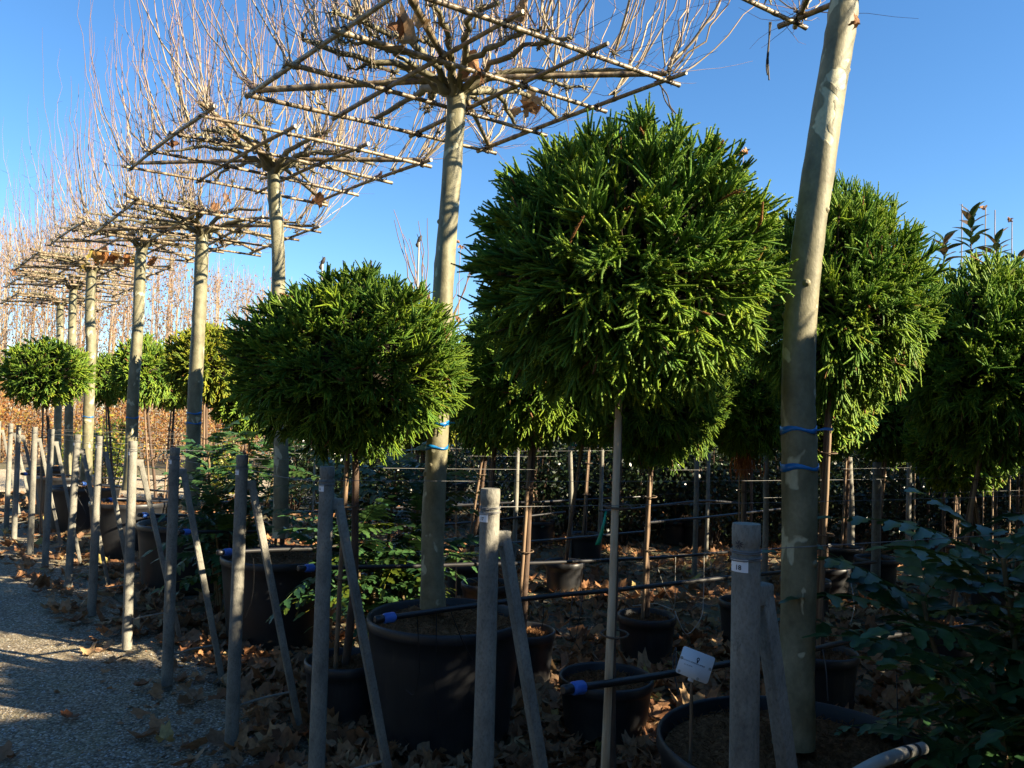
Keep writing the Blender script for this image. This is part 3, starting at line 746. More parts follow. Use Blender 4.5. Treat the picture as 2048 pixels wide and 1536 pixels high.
    tubes(g, pt, (.0019 * (1 - .6 * S1))[None], 3, False, c.reshape(-1, 3))
    # short spurs that grow off the whips
    ns = int(300 * rich); a_ = rg.integers(0, nshoot, ns); b_ = rg.integers(2, 8, ns); s2 = pts[a_, b_]
    d2 = nrm(rg.normal(0, 1, (ns, 3)) * [1, 1, .3] + [0, 0, .8]); L2 = .06 + .3 * rg.random(ns) ** 2
    pt = s2[:, None] + d2[:, None] * (L2[:, None] * S1[None, ::1])[..., None]; pt[:, 1:] += rg.normal(0, .003, (ns, K1 - 1, 3))
    c = np.zeros((ns, K1, 3, 3)); c[..., 0] = .7 + .3 * S1[None, :, None]; c[..., 1] = rg.random(ns)[:, None, None]
    tubes(g, pt, (.0013 * (1 - .5 * S1))[None], 3, False, c.reshape(-1, 3))
    shoots = g.mesh('shoots', False, M_SHOOT)
    # pruning knuckles and stubs
    g = Geo(); nk = len(kn)
    kk = np.repeat(kn, 9, 0); dk = nrm(rg.normal(0, 1, (len(kk), 3)))
    tubes(g, np.stack([kk - dk * .006, kk + dk * rg.uniform(.012, .045, (len(kk), 1))], 1), np.broadcast_to([[.0065, .0028]], (len(kk), 2)), 4, True)
    knuckles = g.mesh('pruning_stubs', False, M_LIMB)
    g = Geo()
    for a_ in (-1, -.33, .33, 1):
        for b_ in (-1, -.33, .33, 1):
            c0 = np.array(EA * HALF * a_ + EB * HALF * b_) + [0, 0, .01]
            for q in range(3):
                t = np.linspace(0, 6.28, 8) + rg.random(); tl = rg.normal(0, .25)
                tubes(g, np.stack([c0[0] + .019 * np.cos(t), c0[1] + .019 * np.sin(t) * tl, c0[2] + .020 * np.sin(t) + q * .003], -1)[None], .0035, 4)
            e = nrm(rg.normal(0, 1, 3) * [1, 1, .6])
            tubes(g, np.stack([c0, c0 + e * .04])[None], .002, 3)
    ties = g.mesh('binding_ties', False, M_TIE)
    return dict(limbs=lm, paths=limbs, shoots=shoots, knuckles=knuckles, ties=ties)
KITS = [crown_kit(5, 215, 1.2), crown_kit(6, 175, 1.0), crown_kit(8, 150, .9), crown_kit(13, 110, .5), crown_kit(17, 100, .5)]

def plane_tree(trunk_px, Y, hub, kit, label, r0=.056, r1=.045, tapes=(), leaves=(), frz=0.0, flip=False, nloose=5):
    """trunk_px: pixels down the trunk's middle, top first; hub: pixel of the fork"""
    pts = [P(px, py, Y) for px, py in trunk_px][::-1]
    base = Vector((pts[0].x, pts[0].y, 0)); hubp = P(hub[0], hub[1], Y)
    t = thing('plane_tree', label, 'tree', base, 0, 'parasol plane trees trained on bamboo frames')
    pl = [p - base for p in pts] + [hubp - base]
    K = 60; p = smooth_path([np.array(v) for v in pl], K); S = 20
    rr = np.linspace(r0, r1, K) * (1 + .02 * np.sin(np.linspace(0, 17, K) + Y) + RNG.normal(0, .012, K)); rr[:5] *= np.linspace(1.14, 1.0, 5)
    for kx in RNG.integers(8, K - 6, 4): rr[kx] *= 1.05
    rr[-3:] *= [1.05, 1.12, 1.0]
    g = Geo(); tubes(g, p[None], rr[None], S, True)
    V = g.V[0]; pr_ = np.concatenate([np.repeat(p, S, 0), np.repeat(p[[0]], S, 0), np.repeat(p[[-1]], S, 0)]); ang = np.arctan2(V[:, 1] - pr_[:, 1], V[:, 0] - pr_[:, 0])
    g.V[0] = V + .0025 * np.stack([np.cos(ang), np.sin(ang), 0 * ang], -1) * np.sin(ang * 3 + V[:, 2] * 5)[:, None]
    # healed branch scars
    for q in range(7):
        k = int(RNG.integers(8, K - 4)); a = RNG.random() * 6.28; d = np.array([math.cos(a), math.sin(a), .15])
        tubes(g, np.stack([p[k] + d * (rr[k] - .012), p[k] + d * (rr[k] + .001), p[k] + d * (rr[k] + .006)])[None], [[.018, .012, .005]], 9, True)
    link('trunk', g.mesh('trunk', True, M_BARK), t)
    o = hubp - base; kt = KITS[kit]
    fr = Matrix.Rotation(frz + (math.pi if flip else 0), 4, 'Z')
    def put(name, me, kind=None, loc=None, rot=None):
        ob = link(name, me, t, None, kind); ob.location = o + (fr @ Vector(loc) if loc is not None else Vector((0, 0, 0)))
        ob.rotation_euler = (rot[0], rot[1], rot[2] + frz + (math.pi if flip else 0)) if rot else (0, 0, frz + (math.pi if flip else 0)); return ob
    for me in kt['limbs']: put('limb', me)
    put('shoots', kt['shoots'], 'stuff'); put('pruning_stubs', kt['knuckles'], 'stuff'); put('binding_ties', kt['ties'], 'stuff')
    aA = math.atan2(EA.y, EA.x); aB = math.atan2(EB.y, EB.x)
    for q in (-1, -.33, .33, 1):
        put('bamboo_cane', CANES[0], None, EB * HALF * q + Vector((0, 0, .0)), (noise1(1, .01)[0], noise1(1, .012)[0], aA + noise1(1, .02)[0]))
        put('bamboo_cane', CANES[1], None, EA * HALF * q + Vector((0, 0, .022)), (noise1(1, .01)[0], noise1(1, .012)[0], aB + noise1(1, .02)[0]))
    for d_ in ((aA + aB) / 2, (aA + aB) / 2 + math.pi / 2): put('bamboo_cane', CANES[2], None, (0, 0, .046), (0, 0, d_))
    for (h, tail) in tapes:
        k = int(np.argmin(np.abs(p[:, 2] - h))); r_ = rr[k] + .0015; g = Geo(); S2 = 28; a = np.arange(S2) * 2 * np.pi / S2
        zc = p[k][2]; hw = .013
        V = []
        for zz, ex in ((-hw, 0), (hw, 0), (hw, -.003), (-hw, -.003)):
            V.append(np.stack([p[k][0] + (r_ + .002 + ex) * np.cos(a), p[k][1] + (r_ + .002 + ex) * np.sin(a), zc + zz * (.7 + .3 * np.sin(a * 2 + h * 9)) + .005 * np.sin(a * 3 + h * 5)], -1))
        V = np.concatenate(V); j = np.arange(S2); j2 = (j + 1) % S2
        F = np.concatenate([np.stack([j + S2 * u_, j2 + S2 * u_, j2 + S2 * ((u_ + 1) % 4), j + S2 * ((u_ + 1) % 4)], -1) for u_ in range(4)])
        g.add(V, [F])
        if tail:
            b0 = np.array([p[k][0] + r_ * .86, p[k][1] - r_ * .55, zc])
            for (e1, w_) in ((np.array([.045, -.02, .004]), .009), (np.array([-.012, -.02, -.020]), .007)):
                pth = [b0, b0 + e1 * .5 + [0, 0, .004], b0 + e1]
                for s_ in range(2):
                    a0, a1 = pth[s_], pth[s_ + 1]; g.add([a0 - [0, 0, w_ * .5 * (.4 + s_ * .6)], a0 + [0, 0, w_ * .5 * (.4 + s_ * .6)], a1 + [0, -.004, w_ * .5], a1 - [0, .004, w_ * .5]], [[[0, 1, 2, 3]]])
        link('tape_band', g.mesh('tape_band', False, M_TAPE), t)
    for (px, py, dy, sz, k) in leaves:
        q = P(px, py, Y + dy) - base; ob = link('dried_leaf', LEAFY[k % 3] if len(leaves) > 11 else LEAFM[k % 6], t); ob.location = q; ob.scale = (sz * (.7 if len(leaves) > 11 else 1),) * 3
        ob.rotation_euler = (1.3 + noise1(1, .5)[0], noise1(1, .6)[0], random.random() * 6)
    for q in range(nloose):
        pth = kt['paths'][int(RNG.integers(len(kt['paths'])))]; v = fr @ Vector(pth[int(RNG.integers(5, 14))])
        ob = link('dried_leaf', LEAFM[int(RNG.integers(6))], t); ob.location = o + v + Vector((0, 0, .03)); s_ = random.uniform(.08, .14); ob.scale = (s_, s_, s_)
        ob.rotation_euler = (random.uniform(-1.5, 1.5), random.uniform(-1.5, 1.5), random.random() * 6)
    return t
BIGPOTS = 'huge black pots of the plane trees'
plane_tree([(1692, -40), (1680, 60), (1658, 200), (1640, 330), (1618, 480), (1600, 640), (1595, 800), (1598, 900), (1600, 1100), (1595, 1300), (1585, 1490)], 2.66, (1716, -236), 1,
           'thick plane tree trunk at right with two blue tapes, crown above the picture', .059, .046, ((1.585, True), (1.50, False)), ((1712, 45, -.1, .06, 2),), flip=False)
plane_tree([(913, 215), (905, 320), (896, 440), (888, 560), (884, 660), (878, 800), (873, 900), (868, 1010), (866, 1100), (866, 1215)], 4.15, (910, 180), 0,
           'second plane tree, its square bamboo frame filling the top centre', .060, .048, ((1.565, True), (1.455, False)),
           ((815, 88, -.7, .22, 2), (838, 48, -.6, .20, 1), (800, 60, -.7, .16, 4), (948, 135, -.2, .17, 3), (960, 150, -.2, .12, 5), (1060, 205, .3, .22, 0), (1075, 225, .3, .15, 2), (1050, 25, -.5, .18, 3), (1030, 40, -.5, .14, 5), (1320, 160, -.1, .08, 2)))
plane_tree([(549, 380), (556, 500), (556, 640), (558, 800), (562, 930), (562, 1075)], 5.8, (548, 335), 1,
           'third plane tree, behind the left ball cedar', .054, .045, (), ((635, 402, .5, .16, 0), (757, 353, .3, .10, 1), (345, 293, -.3, .10, 3)), frz=.04, flip=True)
plane_tree([(404, 500), (398, 620), (392, 760), (386, 880), (384, 1020)], 7.4, (405, 465), 2,
           'fourth plane tree, trunk patched with cream bark', .068, .055, ((1.60, False), (1.50, False)), ((430, 420, -.4, .16, 0), (455, 400, .1, .14, 1)), frz=-.03)
plane_tree([(282, 510), (276, 640), (266, 800), (262, 900), (258, 980)], 9.0, (284, 490), 3,
           'fifth plane tree, its trunk sunlit above a blue tape', .068, .056, ((1.52, False),), frz=.02, flip=True)
plane_tree([(182, 560), (180, 640), (182, 700), (178, 800), (172, 960)], 10.6, (184, 540), 4,
           'sixth plane tree, with orange and yellow leaves caught in its frame', .068, .058, ((1.50, False),),
           [(x, y, dy, s_, k) for k, (x, y, dy, s_) in enumerate([(185, 512, -.9, .3), (198, 516, -.9, .32), (208, 512, -.8, .3), (222, 518, -.9, .3), (232, 516, -.9, .3), (244, 520, -.9, .3), (256, 522, -.9, .3), (190, 522, -.8, .28), (162, 535, -.9, .24), (268, 522, -.9, .26), (212, 520, -.9, .34), (300, 530, -.9, .24)])], flip=False)
plane_tree([(146, 590), (143, 700), (138, 820), (136, 960)], 12.2, (147, 575), 3, 'seventh plane tree, slim trunk just right of the farthest one', .062, .052, (), flip=True)
plane_tree([(120, 625), (120, 720), (116, 820), (114, 930)], 13.8, (121, 608), 4, 'farthest plane tree of the row', .062, .052, ())
# loose ends of binding string under two frame corners
for nm_, Y_, pts_ in (('second plane tree', 4.1, ((1318, 168), (1334, 190), (1340, 212), (1352, 228))), ('second plane tree', 4.1, ((1322, 170), (1330, 200), (1344, 222), (1346, 236))), ('thick plane tree', 3.45, ((1539, 44), (1538, 80), (1536, 120), (1538, 160))), ('thick plane tree', 3.45, ((1542, 44), (1537, 90), (1533, 130), (1535, 150)))):
    own = [o for o in bpy.data.objects if o.get('label', '').startswith(nm_)][0]
    g = Geo(); tubes(g, smooth_path([np.array(P(x, y, Y_) - own.location) for x, y in pts_], 20)[None], (np.array([[.0035, .0042] * 10])), 5, True)
    link('hanging_string', g.mesh('hanging_string', True, M_TIE), own)
# the row goes on to the right, beyond the frame
for (x, y) in ((2.25, 1.0),):
    t = thing('plane_tree', 'plane tree of the row nearer than the picture', 'tree', (x, y, 0), 0, 'parasol plane trees trained on bamboo frames')
    link('trunk', stem([(0, 0, .5), (.03, 0, 2), (.02, 0, 3.42)], .06, .048, M_BARK, 16, 30), t)
    for me in KITS[2]['limbs']: link('limb', me, t).location = (.02, 0, 3.4)
    link('shoots', KITS[2]['shoots'], t, None, 'stuff').location = (.02, 0, 3.4)
    for q in (-1, -.33, .33, 1):
        c_ = link('bamboo_cane', CANES[0], t); c_.location = Vector((.02, 0, 3.4)) + EB * HALF * q; c_.rotation_euler = (0, 0, math.atan2(EA.y, EA.x))
        c_ = link('bamboo_cane', CANES[1], t); c_.location = Vector((.02, 0, 3.42)) + EA * HALF * q; c_.rotation_euler = (0, 0, math.atan2(EB.y, EB.x))
    pot(x, y, .42, .6, 'huge black pot of the plane tree nearer than the picture', BIGPOTS, 'large_pot')

for (px, Y, r_, h_, lb) in ((1590, 2.70, .455, .57, 'huge black pot in the bottom right corner, holding the thick trunk and white card'),
                            (884, 4.13, .40, .61, 'huge black pot at bottom centre with sunlit soil, left of post 17'),
                            (560, 5.85, .43, .60, 'huge black pot behind post 15, third from the front'),
                            (372, 7.45, .44, .60, 'huge black pot behind posts 13 and 14'),
                            (258, 9.05, .43, .60, 'huge black pot under the fifth plane trunk'),
                            (165, 10.65, .43, .60, 'sunlit huge pot under the sixth plane trunk'),
                            (128, 12.25, .42, .60, 'huge pot under the seventh plane trunk'),
                            (104, 13.9, .42, .60, 'huge pot under the farthest plane trunk')):
    p = groundpx(px, Y); pot(p.x, p.y, r_, h_, lb, BIGPOTS, 'large_pot', random.random())
# empty-looking pots seen by themselves
for (px, Y, r_, h_, lb) in ((1210, 4.22, .245, .30, 'wide low black pot behind the stake, a blue pipe cap in front of it'),):
    p = groundpx(px, Y); pot(p.x, p.y, r_, h_, lb, 'small black pots of the ball cedars')

# ------------------------------------------------------------------ text helper
def text_mesh(body, size):
    cu = bpy.data.curves.new('t', 'FONT'); cu.body = body; cu.size = size; cu.align_x = 'CENTER'; cu.align_y = 'CENTER'; cu.resolution_u = 2; cu.offset = size * .018
    ob = bpy.data.objects.new('t', cu); COL.objects.link(ob); bpy.context.view_layer.update()
    me = bpy.data.meshes.new_from_object(ob.evaluated_get(bpy.context.evaluated_depsgraph_get()))
    bpy.data.objects.remove(ob); bpy.data.curves.remove(cu); me.materials.clear(); return me

# ------------------------------------------------------------------ concrete posts along the road
def post(top, bot, Y, num, label, sticker=True, rest=''):
    a = P(top[0], top[1], Y); b = P(bot[0], bot[1], Y); d = (a - b).normalized()
    base = a - d * (a.z / d.z); base.z = 0
    t = thing('concrete_post', label, 'post', base, 0, 'concrete posts along the gravel road')
    H = a.z; ax = np.array((a - base)); K = 26
    s = np.linspace(0, 1, K); pth = np.outer(s, ax); rr = np.linspace(.0315, .0285, K) * (1 + RNG.normal(0, .006, K))
    # collar with two grooves at the top
    sc = np.array([0, .2, .4, .6, .8, .93, .958, .960, .968, .970, .985, .997, 1.0]); rc = np.array([.0325, .0318, .031, .030, .0292, .0288, .0288, .0270, .0270, .0288, .0290, .0288, .0280])
    g = Geo(); S = 28
    ss = np.unique(np.concatenate([sc, np.linspace(0, .93, 22)])); r_ = np.interp(ss, sc, rc) * (1 + RNG.normal(0, .004, len(ss)))
    tubes(g, np.outer(ss, ax)[None], r_[None], S, True)
    link('post_shaft', g.mesh('post_shaft', True, M_CONC), t)
    # brace: square concrete bar from the shaft to the ground, and a steel rod
    foot = np.array(PV) * (.33 + noise1(1, .02)[0]); head = ax * ((H - .15) / H) + np.array(PV) * .052
    dz = nrm(head - foot); dxv = nrm(np.cross(dz, [0, 0, 1.])); dy_ = np.cross(dz, dxv)
    g = Geo(); L_ = np.linalg.norm(head - foot); c_ = (head + foot) / 2
    w = .0165
    box(g, c_, dxv, dy_, dz, w, w, L_ / 2)
    box(g, head - dz * .01 + [0, 0, .012] - np.array(PV) * .012, np.cross(np.array(PV), [0, 0, 1.]), np.array(PV), [0, 0, 1.], w * .97, .026, .022)
    me = g.mesh('brace', False, M_CONC); ob = link('brace', me, t)
    bv = ob.modifiers.new('bevel', 'BEVEL'); bv.width = .004; bv.segments = 2
    zr = .19; g = Geo(); p1 = ax * (zr / H); p2 = foot + (head - foot) * ((zr + .03) / head[2])
    tubes(g, smooth_path([p1, (p1 + p2) / 2 + [0, 0, .006], p2], 7)[None], .006, 6, True); link('steel_rod', g.mesh('steel_rod', True, M_CONC), t)
    # wire wound round the collar
    for wi, fz in enumerate((.9595 * 1, .949)):
        g = Geo(); aa = np.linspace(0, 4 * math.pi, 40); cc = ax * fz
        tubes(g, np.stack([cc[0] + .0308 * np.cos(aa), cc[1] + .0308 * np.sin(aa), cc[2] + .0018 * aa / 3 - .0025 + .002 * np.sin(aa + wi)], -1)[None], .0014, 5)
        link('wire_wrap', g.mesh('wire_wrap', True, M_WIRE), t)
    if sticker:
        az = math.atan2(-PN.y, -PN.x) + .05; zc = H - .083
        def curved(me_or_V, off):
            V = np.array(me_or_V); an = az + V[:, 0] / .0300; rad = .0298 + off
            cc = ax[None] * (zc / H); return np.stack([cc[:, 0] + rad * np.cos(an), cc[:, 1] + rad * np.sin(an), zc + V[:, 1]], -1)
        nx = 14; xs = np.linspace(-.021, .021, nx); V = np.array([(x, y) for y in (-.013, .013) for x in xs])
        Vc = curved(V, .0006); q = np.stack([np.arange(nx - 1), np.arange(1, nx), np.arange(1, nx) + nx, np.arange(nx - 1) + nx], -1)
        g = Geo(); g.add(Vc, [q]); st_ = link('sticker', g.mesh('sticker', True, M_WHITE), t)
        for (body, sz, ox, oy) in ((num, .0140, .001, -.004), ('Serre', .005, -.0145, .0085), (rest, .0045, .0145, .0085)):
            if not body: continue
            me = text_mesh(body, sz); V = np.empty(len(me.vertices) * 3); me.vertices.foreach_get('co', V); V = V.reshape(-1, 3); V[:, 0] += ox; V[:, 1] += oy
            me.vertices.foreach_set('co', curved(V[:, :2], .0014).astype(np.float32).ravel()); me.update(); me.materials.append(M_INK); link('lettering', me, st_)
    if num == '18':   # black star-like mark sprayed above the sticker
        g = Geo(); az = math.atan2(-PN.y, -PN.x) + .10; zc = H - .040
        for k in range(10):
            a0 = k * 6.283 / 10 + RNG.normal(0, .09); L1 = .0085 + .0022 * RNG.random(); wv = .0007
            V = []
            for q in (.12, .55, 1.0):
                ww = wv * (1.5 if q == .55 else .5)
                for s_ in (-1, 1):
                    x = math.cos(a0) * L1 * q - math.sin(a0) * ww * s_; y = math.sin(a0) * L1 * q + math.cos(a0) * ww * s_
                    cc = ax * (zc / H); V.append((cc[0] + .0300 * math.cos(az + x / .0294), cc[1] + .0300 * math.sin(az + x / .0294), zc + y))
            g.add(V, [[[0, 1, 3, 2], [2, 3, 5, 4]]])
        link('painted_star', g.mesh('painted_star', False, M_INK), t)
    return t, base, a
posts = []
PD = [((1493, 1047), (1488, 1536), 1.66, '18', 'nearest concrete post, with a sticker reading 18 and a black star', '171'),
      ((981, 977), (966, 1536), 2.37, '17', 'concrete post with a sticker reading 17, before the huge pot', '172'),
      ((655, 933), (633, 1536), 3.15, '16', 'third concrete post from the right, left of the huge centre pot', '173'),
      ((485, 910), (463, 1480), 3.93, '15', 'fourth concrete post from the right, in front of the third huge pot', ''),
      ((350, 895), (334, 1368), 4.72, '14', 'concrete post with its sunlit foot on the gravel', ''),
      ((266, 882), (254, 1290), 5.48, '13', 'sixth concrete post from the right, in front of the fifth plane trunk', ''),
      ((200, 872), (183, 1225), 6.34, '12', 'sunlit concrete post left of the fifth plane trunk', ''),
      ((155, 869), (136, 1180), 7.11, '11', 'shaded concrete post just left of the sixth plane trunk', ''),
      ((103, 858), (90, 1133), 8.15, '10', 'sunlit concrete post, ninth from the right', ''),
      ((70, 854), (60, 1105), 8.92, '9', 'sunlit concrete post, tenth from the right', ''),
      ((38, 850), (28, 1075), 9.92, '8', 'slim sunlit concrete post near the left edge', ''),
      ((22, 847), (12, 1062), 10.6, '7', 'dark concrete post near the left edge, behind the slim sunlit one', ''),
      ((-2, 842), (-10, 1040), 11.5, '6', 'concrete post cut by the left edge', ''),]
for i_, (tp, bt, Y, num, lb, rest) in enumerate(PD): posts.append(post(tp, bt, Y, num, lb, i_ < 8, rest))
# posts within the bed
for (px, Y, H, r_, lb) in ((1388, 8.4, 1.30, .028, 'slim grey post deep in the bed, left of post 18'), (1528, 7.9, 1.38, .030, 'grey post right behind post 18, deep in the bed'),
                           (1138, 9.3, 1.38, .027, 'grey post with a green painted top'), (1027, 9.0, 1.40, .027, 'dark grey post behind the top of post 17'),
                           (1198, 9.8, 1.50, .028, 'grey post right of the green-topped post'), (1412, 9.6, 1.32, .025, 'thin post right of the slim grey post'),
                           (1750, 8.0, 1.30, .045, 'wide grey wooden post under the tall ball cedar'), (1700, 9.2, 1.3, .04, 'brown post left of the wide wooden post'),
                           (1815, 9.8, 1.3, .032, 'thin post right of the wide wooden post'), (1855, 10.5, 1.3, .02, 'sunlit thin cane left of the twin stems'),
                           (975, 10.5, 1.45, .02, 'sunlit double cane above post 17'), (1500, 10.0, 1.3, .02, 'thin pale cane above post 18'), (1345, 11.0, 1.4, .02, 'far pale stake under the yellow-lit ball')):
    p = groundpx(px, Y); t = thing('bed_post', lb, 'post', p, 0, 'posts standing within the bed')
    link('post_shaft', stem([(0, 0, 0), (.01, 0, H / 2), (.03 * noise1(1, 1)[0], 0, H)], r_, r_ * .9, M_CONC if r_ > .024 else M_DARKBARK, 12, 8, 0, 'post_shaft'), t)
    if 'green' in lb:
        g = Geo(); lathe(g, [(.0, H + .004), (r_ * 1.02, H + .003), (r_ * 1.05, H - .035), (r_ * .9, H - .04)], 14); c_ = link('painted_cap', g.mesh('painted_cap', True, M_GREENTAG), t)

# ------------------------------------------------------------------ wires and irrigation pipes, one for each plant row
WG = 'galvanised wires along the plant rows'; PG = 'black irrigation pipes with blue end caps'
def catenary(a, b, sag, K=26):
    s = np.linspace(0, 1, K)[:, None]; return np.array(a)[None] * (1 - s) + np.array(b)[None] * s - np.array([[0, 0, 1]]) * 4 * sag * s * (1 - s)
for i_, (t, base, top) in enumerate(posts):
    a = top + Vector((0, 0, -.055)) + PV * .03; L = 9 if i_ < 4 else 7
    b_ = a + PV * L + Vector((0, 0, .0))
    g = Geo(); tubes(g, catenary(a, b_, .05, 40)[None], .0010, 5)
    o = link('row_wire', g.mesh('row_wire', True, M_WIRE)); tag(o, 'wire running into the bed from the top of ' + ('the nearest post' if i_ == 0 else 'the second post from the right' if i_ == 1 else 'the ' + ['', '', 'third', 'fourth', 'fifth', 'sixth', 'seventh', 'eighth', 'ninth', 'tenth', 'eleventh', 'twelfth', 'thirteenth'][i_] + ' post from the right'), 'wire', WG)
for (q, z, d0, L) in ((1.2, 1.15, 3.2, 12), (3.4, 1.18, 3.4, 11), (5.6, 1.2, 3.4, 10), (2.3, 1.0, 5.0, 10), (4.3, 1.05, 5.2, 9)):
    a = P0 + PU * (-q + .4) * .6 + PV * d0 + Vector((0, 0, z)); g = Geo(); tubes(g, catenary(a, a + PV * L, .03)[None], .0011, 5)
    tag(link('row_wire', g.mesh('row_wire', True, M_WIRE)), 'thin wire crossing the dark bed behind the front pots', 'wire', WG)
# wire from post to post
pt = [np.array(t[2] + Vector((0, 0, -.06))) for t in posts]
g = Geo()
for a, b_ in zip(pt[2:-1], pt[3:]): tubes(g, catenary(a, b_, .012, 8)[None], .0012, 4)
tag(link('fence_wire', g.mesh('fence_wire', True, M_WIRE)), 'thin wire strung from post to post along the road', 'wire')

def pipe(pts, label, r=.0125, cap=True):
    base = Vector(pts[0]); t = thing('irrigation_pipe', label, 'pipe', base, 0, PG)
    pl = [np.array(Vector(p) - base) for p in pts]; p = smooth_path(pl, 40)
    g = Geo(); tubes(g, p[None], r, 12, True); link('pipe_run', g.mesh('pipe_run', True, M_PIPE), t)
    if cap:
        d = nrm(p[1] - p[0]); g = Geo(); S = 20
        q = np.array([-.050, -.046, -.040, -.006, .0, .006]); rr = np.array([.010, .019, .0205, .0215, .0195, .013]) * r / .0125
        tubes(g, (p[0][None] + d[None] * q[:, None])[None], rr[None], S, False)
        V = g.V[0]; n_ = len(q); V = V.reshape(n_, S, 3); c_ = V.mean(1, keepdims=True); V = c_ + (V - c_) * (1 + .05 * (np.arange(S) % 2))[None, :, None]; g.V[0] = V.reshape(-1, 3)
        link('end_cap', g.mesh('end_cap', True, M_BLUE), t)
        g = Geo(); tubes(g, (p[0][None] + d[None] * np.array([-.088, -.086, -.052, -.048])[:, None])[None], (np.array([[.011, .0155, .0165, .014]]) * r / .0125), S, True)
        link('end_plug', g.mesh('end_plug', True, M_PIPE), t)
    return t
pipes = []
pipes.append(pipe([P(1166, 1374, 2.60), P(1300, 1354, 2.80), P(1462, 1326, 3.1), P(1625, 1299, 3.5), P(1725, 1279, 3.9), P(1990, 1245, 4.8)], 'nearest black pipe, passing behind post 18, blue cap in front of the wide low pot'))
pipes.append(pipe([P(788, 1234, 3.34), P(955, 1210, 3.6), P(1100, 1192, 3.95), P(1240, 1179, 4.3), P(1464, 1154, 4.9), P(1556, 1145, 5.2), P(1750, 1124, 6.0)], 'black pipe crossing the sunlit soil of the huge centre pot, blue cap at left'))
pipes.append(pipe([P(626, 1136, 4.16), P(844, 1132, 4.7), P(955, 1128, 5.05), P(1100, 1125, 5.6), P(1337, 1114, 6.5), P(1456, 1104, 7.1)], 'black pipe behind the second plane trunk, blue cap by post 16'))
pipes.append(pipe([P(462, 1104, 4.62), P(600, 1098, 5.0), P(860, 1096, 5.9), P(1100, 1080, 7.2), P(1300, 1062, 8.4)], 'black pipe over the third huge pot, blue cap by post 15'))
pipes.append(pipe([P(378, 1064, 5.6), P(560, 1062, 6.4), P(900, 1048, 8.2), P(1130, 1024, 9.5)], 'black pipe with a blue cap between posts 14 and 15'))
pipes.append(pipe([P(293, 1030, 6.4), P(430, 1030, 7.2), P(700, 1020, 9), P(1000, 1004, 11)], 'black pipe with a blue cap right of the sixth post'))
pipes.append(pipe([P(224, 1000, 7.6), P(330, 1003, 8.4), P(420, 1004, 9.2), P(560, 1002, 11)], 'black pipe with a blue cap behind the sunlit seventh post'))
pipes.append(pipe([P(170, 968, 8.6), P(260, 976, 9.4), P(350, 984, 10.4), P(440, 985, 11.5)], 'black pipe over the sunlit pots at left'))
pipes.append(pipe([P(52, 948, 9.8), P(150, 952, 10.8), P(250, 958, 12), P(420, 965, 14)], 'pipe near the left edge with a blue cap beside the slim posts'))
for (ps, lb) in (([P(890, 1012, 8.5), P(960, 1008, 9), P(1030, 1005, 9.6), P(1110, 1004, 10.3)], 'short sunlit pipe left of post 17'),
                 ([P(905, 970, 11), P(1000, 958, 12.5), P(1080, 950, 14)], 'far thin pipe above post 17'),
                 ([P(1080, 1004, 9.4), P(1150, 1000, 9.8), P(1300, 992, 10.4), P(1420, 980, 11)], 'pipe passing the green-topped post'),
                 ([P(1200, 1022, 8.2), P(1260, 1018, 8.6), P(1400, 1002, 9.4), P(1480, 1006, 10)], 'sunlit pipe right of the largest ball cedar\'s stake'),
                 ([P(1290, 1046, 7.6), P(1370, 1038, 8.1), P(1418, 1034, 8.5), P(1560, 1018, 9.6)], 'pipe passing the slim grey post'),
                 ([P(1290, 988, 11), P(1350, 988, 11.6), P(1460, 990, 12.2), P(1560, 992, 13)], 'far pipe under the yellow-lit ball'),
                 ([P(200, 928, 15), P(300, 934, 15.5), P(420, 940, 16), P(560, 944, 17)], 'far pipe before the pale path'),
                 ([P(640, 915, 14), P(760, 925, 14.5), P(900, 930, 15), P(1000, 930, 16)], 'far pipe seen past the left ball')):
    pipe(ps, lb, .013 if ps[0].y < 10 else .016, False)

HG = 'thin drip hoses hanging from the pipes'
def hose(pts, label, r=.0022, mat=None):
    g = Geo(); base = Vector(pts[0]); tubes(g, smooth_path([np.array(Vector(p) - base) for p in pts], 30)[None], r, 6, True)
    o = link('drip_hose', g.mesh('drip_hose', True, mat or M_PIPE)); o.location = base; tag(o, label, 'hose', HG)
hose([P(1351, 1115, 5.3), P(1350, 1160, 5.35), P(1350, 1205, 5.4), P(1345, 1222, 5.45)], 'pale hose dropping straight to the sunlit small pot', .003, M_HOSE)
hose([P(1408, 1112, 5.4), P(1407, 1190, 5.38), P(1402, 1235, 5.3), P(1375, 1268, 5.25), P(1357, 1240, 5.25), P(1350, 1222, 5.35)], 'pale hose hanging in a wide loop right of the sunlit small pot', .003, M_HOSE)
hose([P(1315, 1135, 5.0), P(1330, 1180, 5.2), P(1348, 1218, 5.4), P(1310, 1207, 5.6), P(1265, 1212, 5.65)], 'pale hose slanting down to the rim of the sunlit small pot', .003, M_HOSE)
hose([P(1146, 1190, 4.1), P(1140, 1240, 4.05), P(1140, 1265, 4.0), P(1160, 1300, 4.15)], 'thin black hose bowed over the wide low pot')
hose([P(1166, 1188, 4.15), P(1160, 1230, 4.1), P(1150, 1285, 4.1)], 'thin black hose just right of the bowed one')
hose([P(834, 1226, 3.45), P(837, 1290, 3.5), P(838, 1345, 3.55), P(828, 1388, 3.6), P(812, 1380, 3.62)], 'thin black hose curling on the front of the huge centre pot')
hose([P(873, 1222, 3.5), P(872, 1300, 3.55), P(868, 1380, 3.6), P(880, 1450, 3.65)], 'thin black hose hanging down the front of the huge centre pot')
hose([P(900, 1218, 3.55), P(920, 1270, 3.6), P(945, 1320, 3.7)], 'thin black hose slanting over the rim of the huge centre pot')
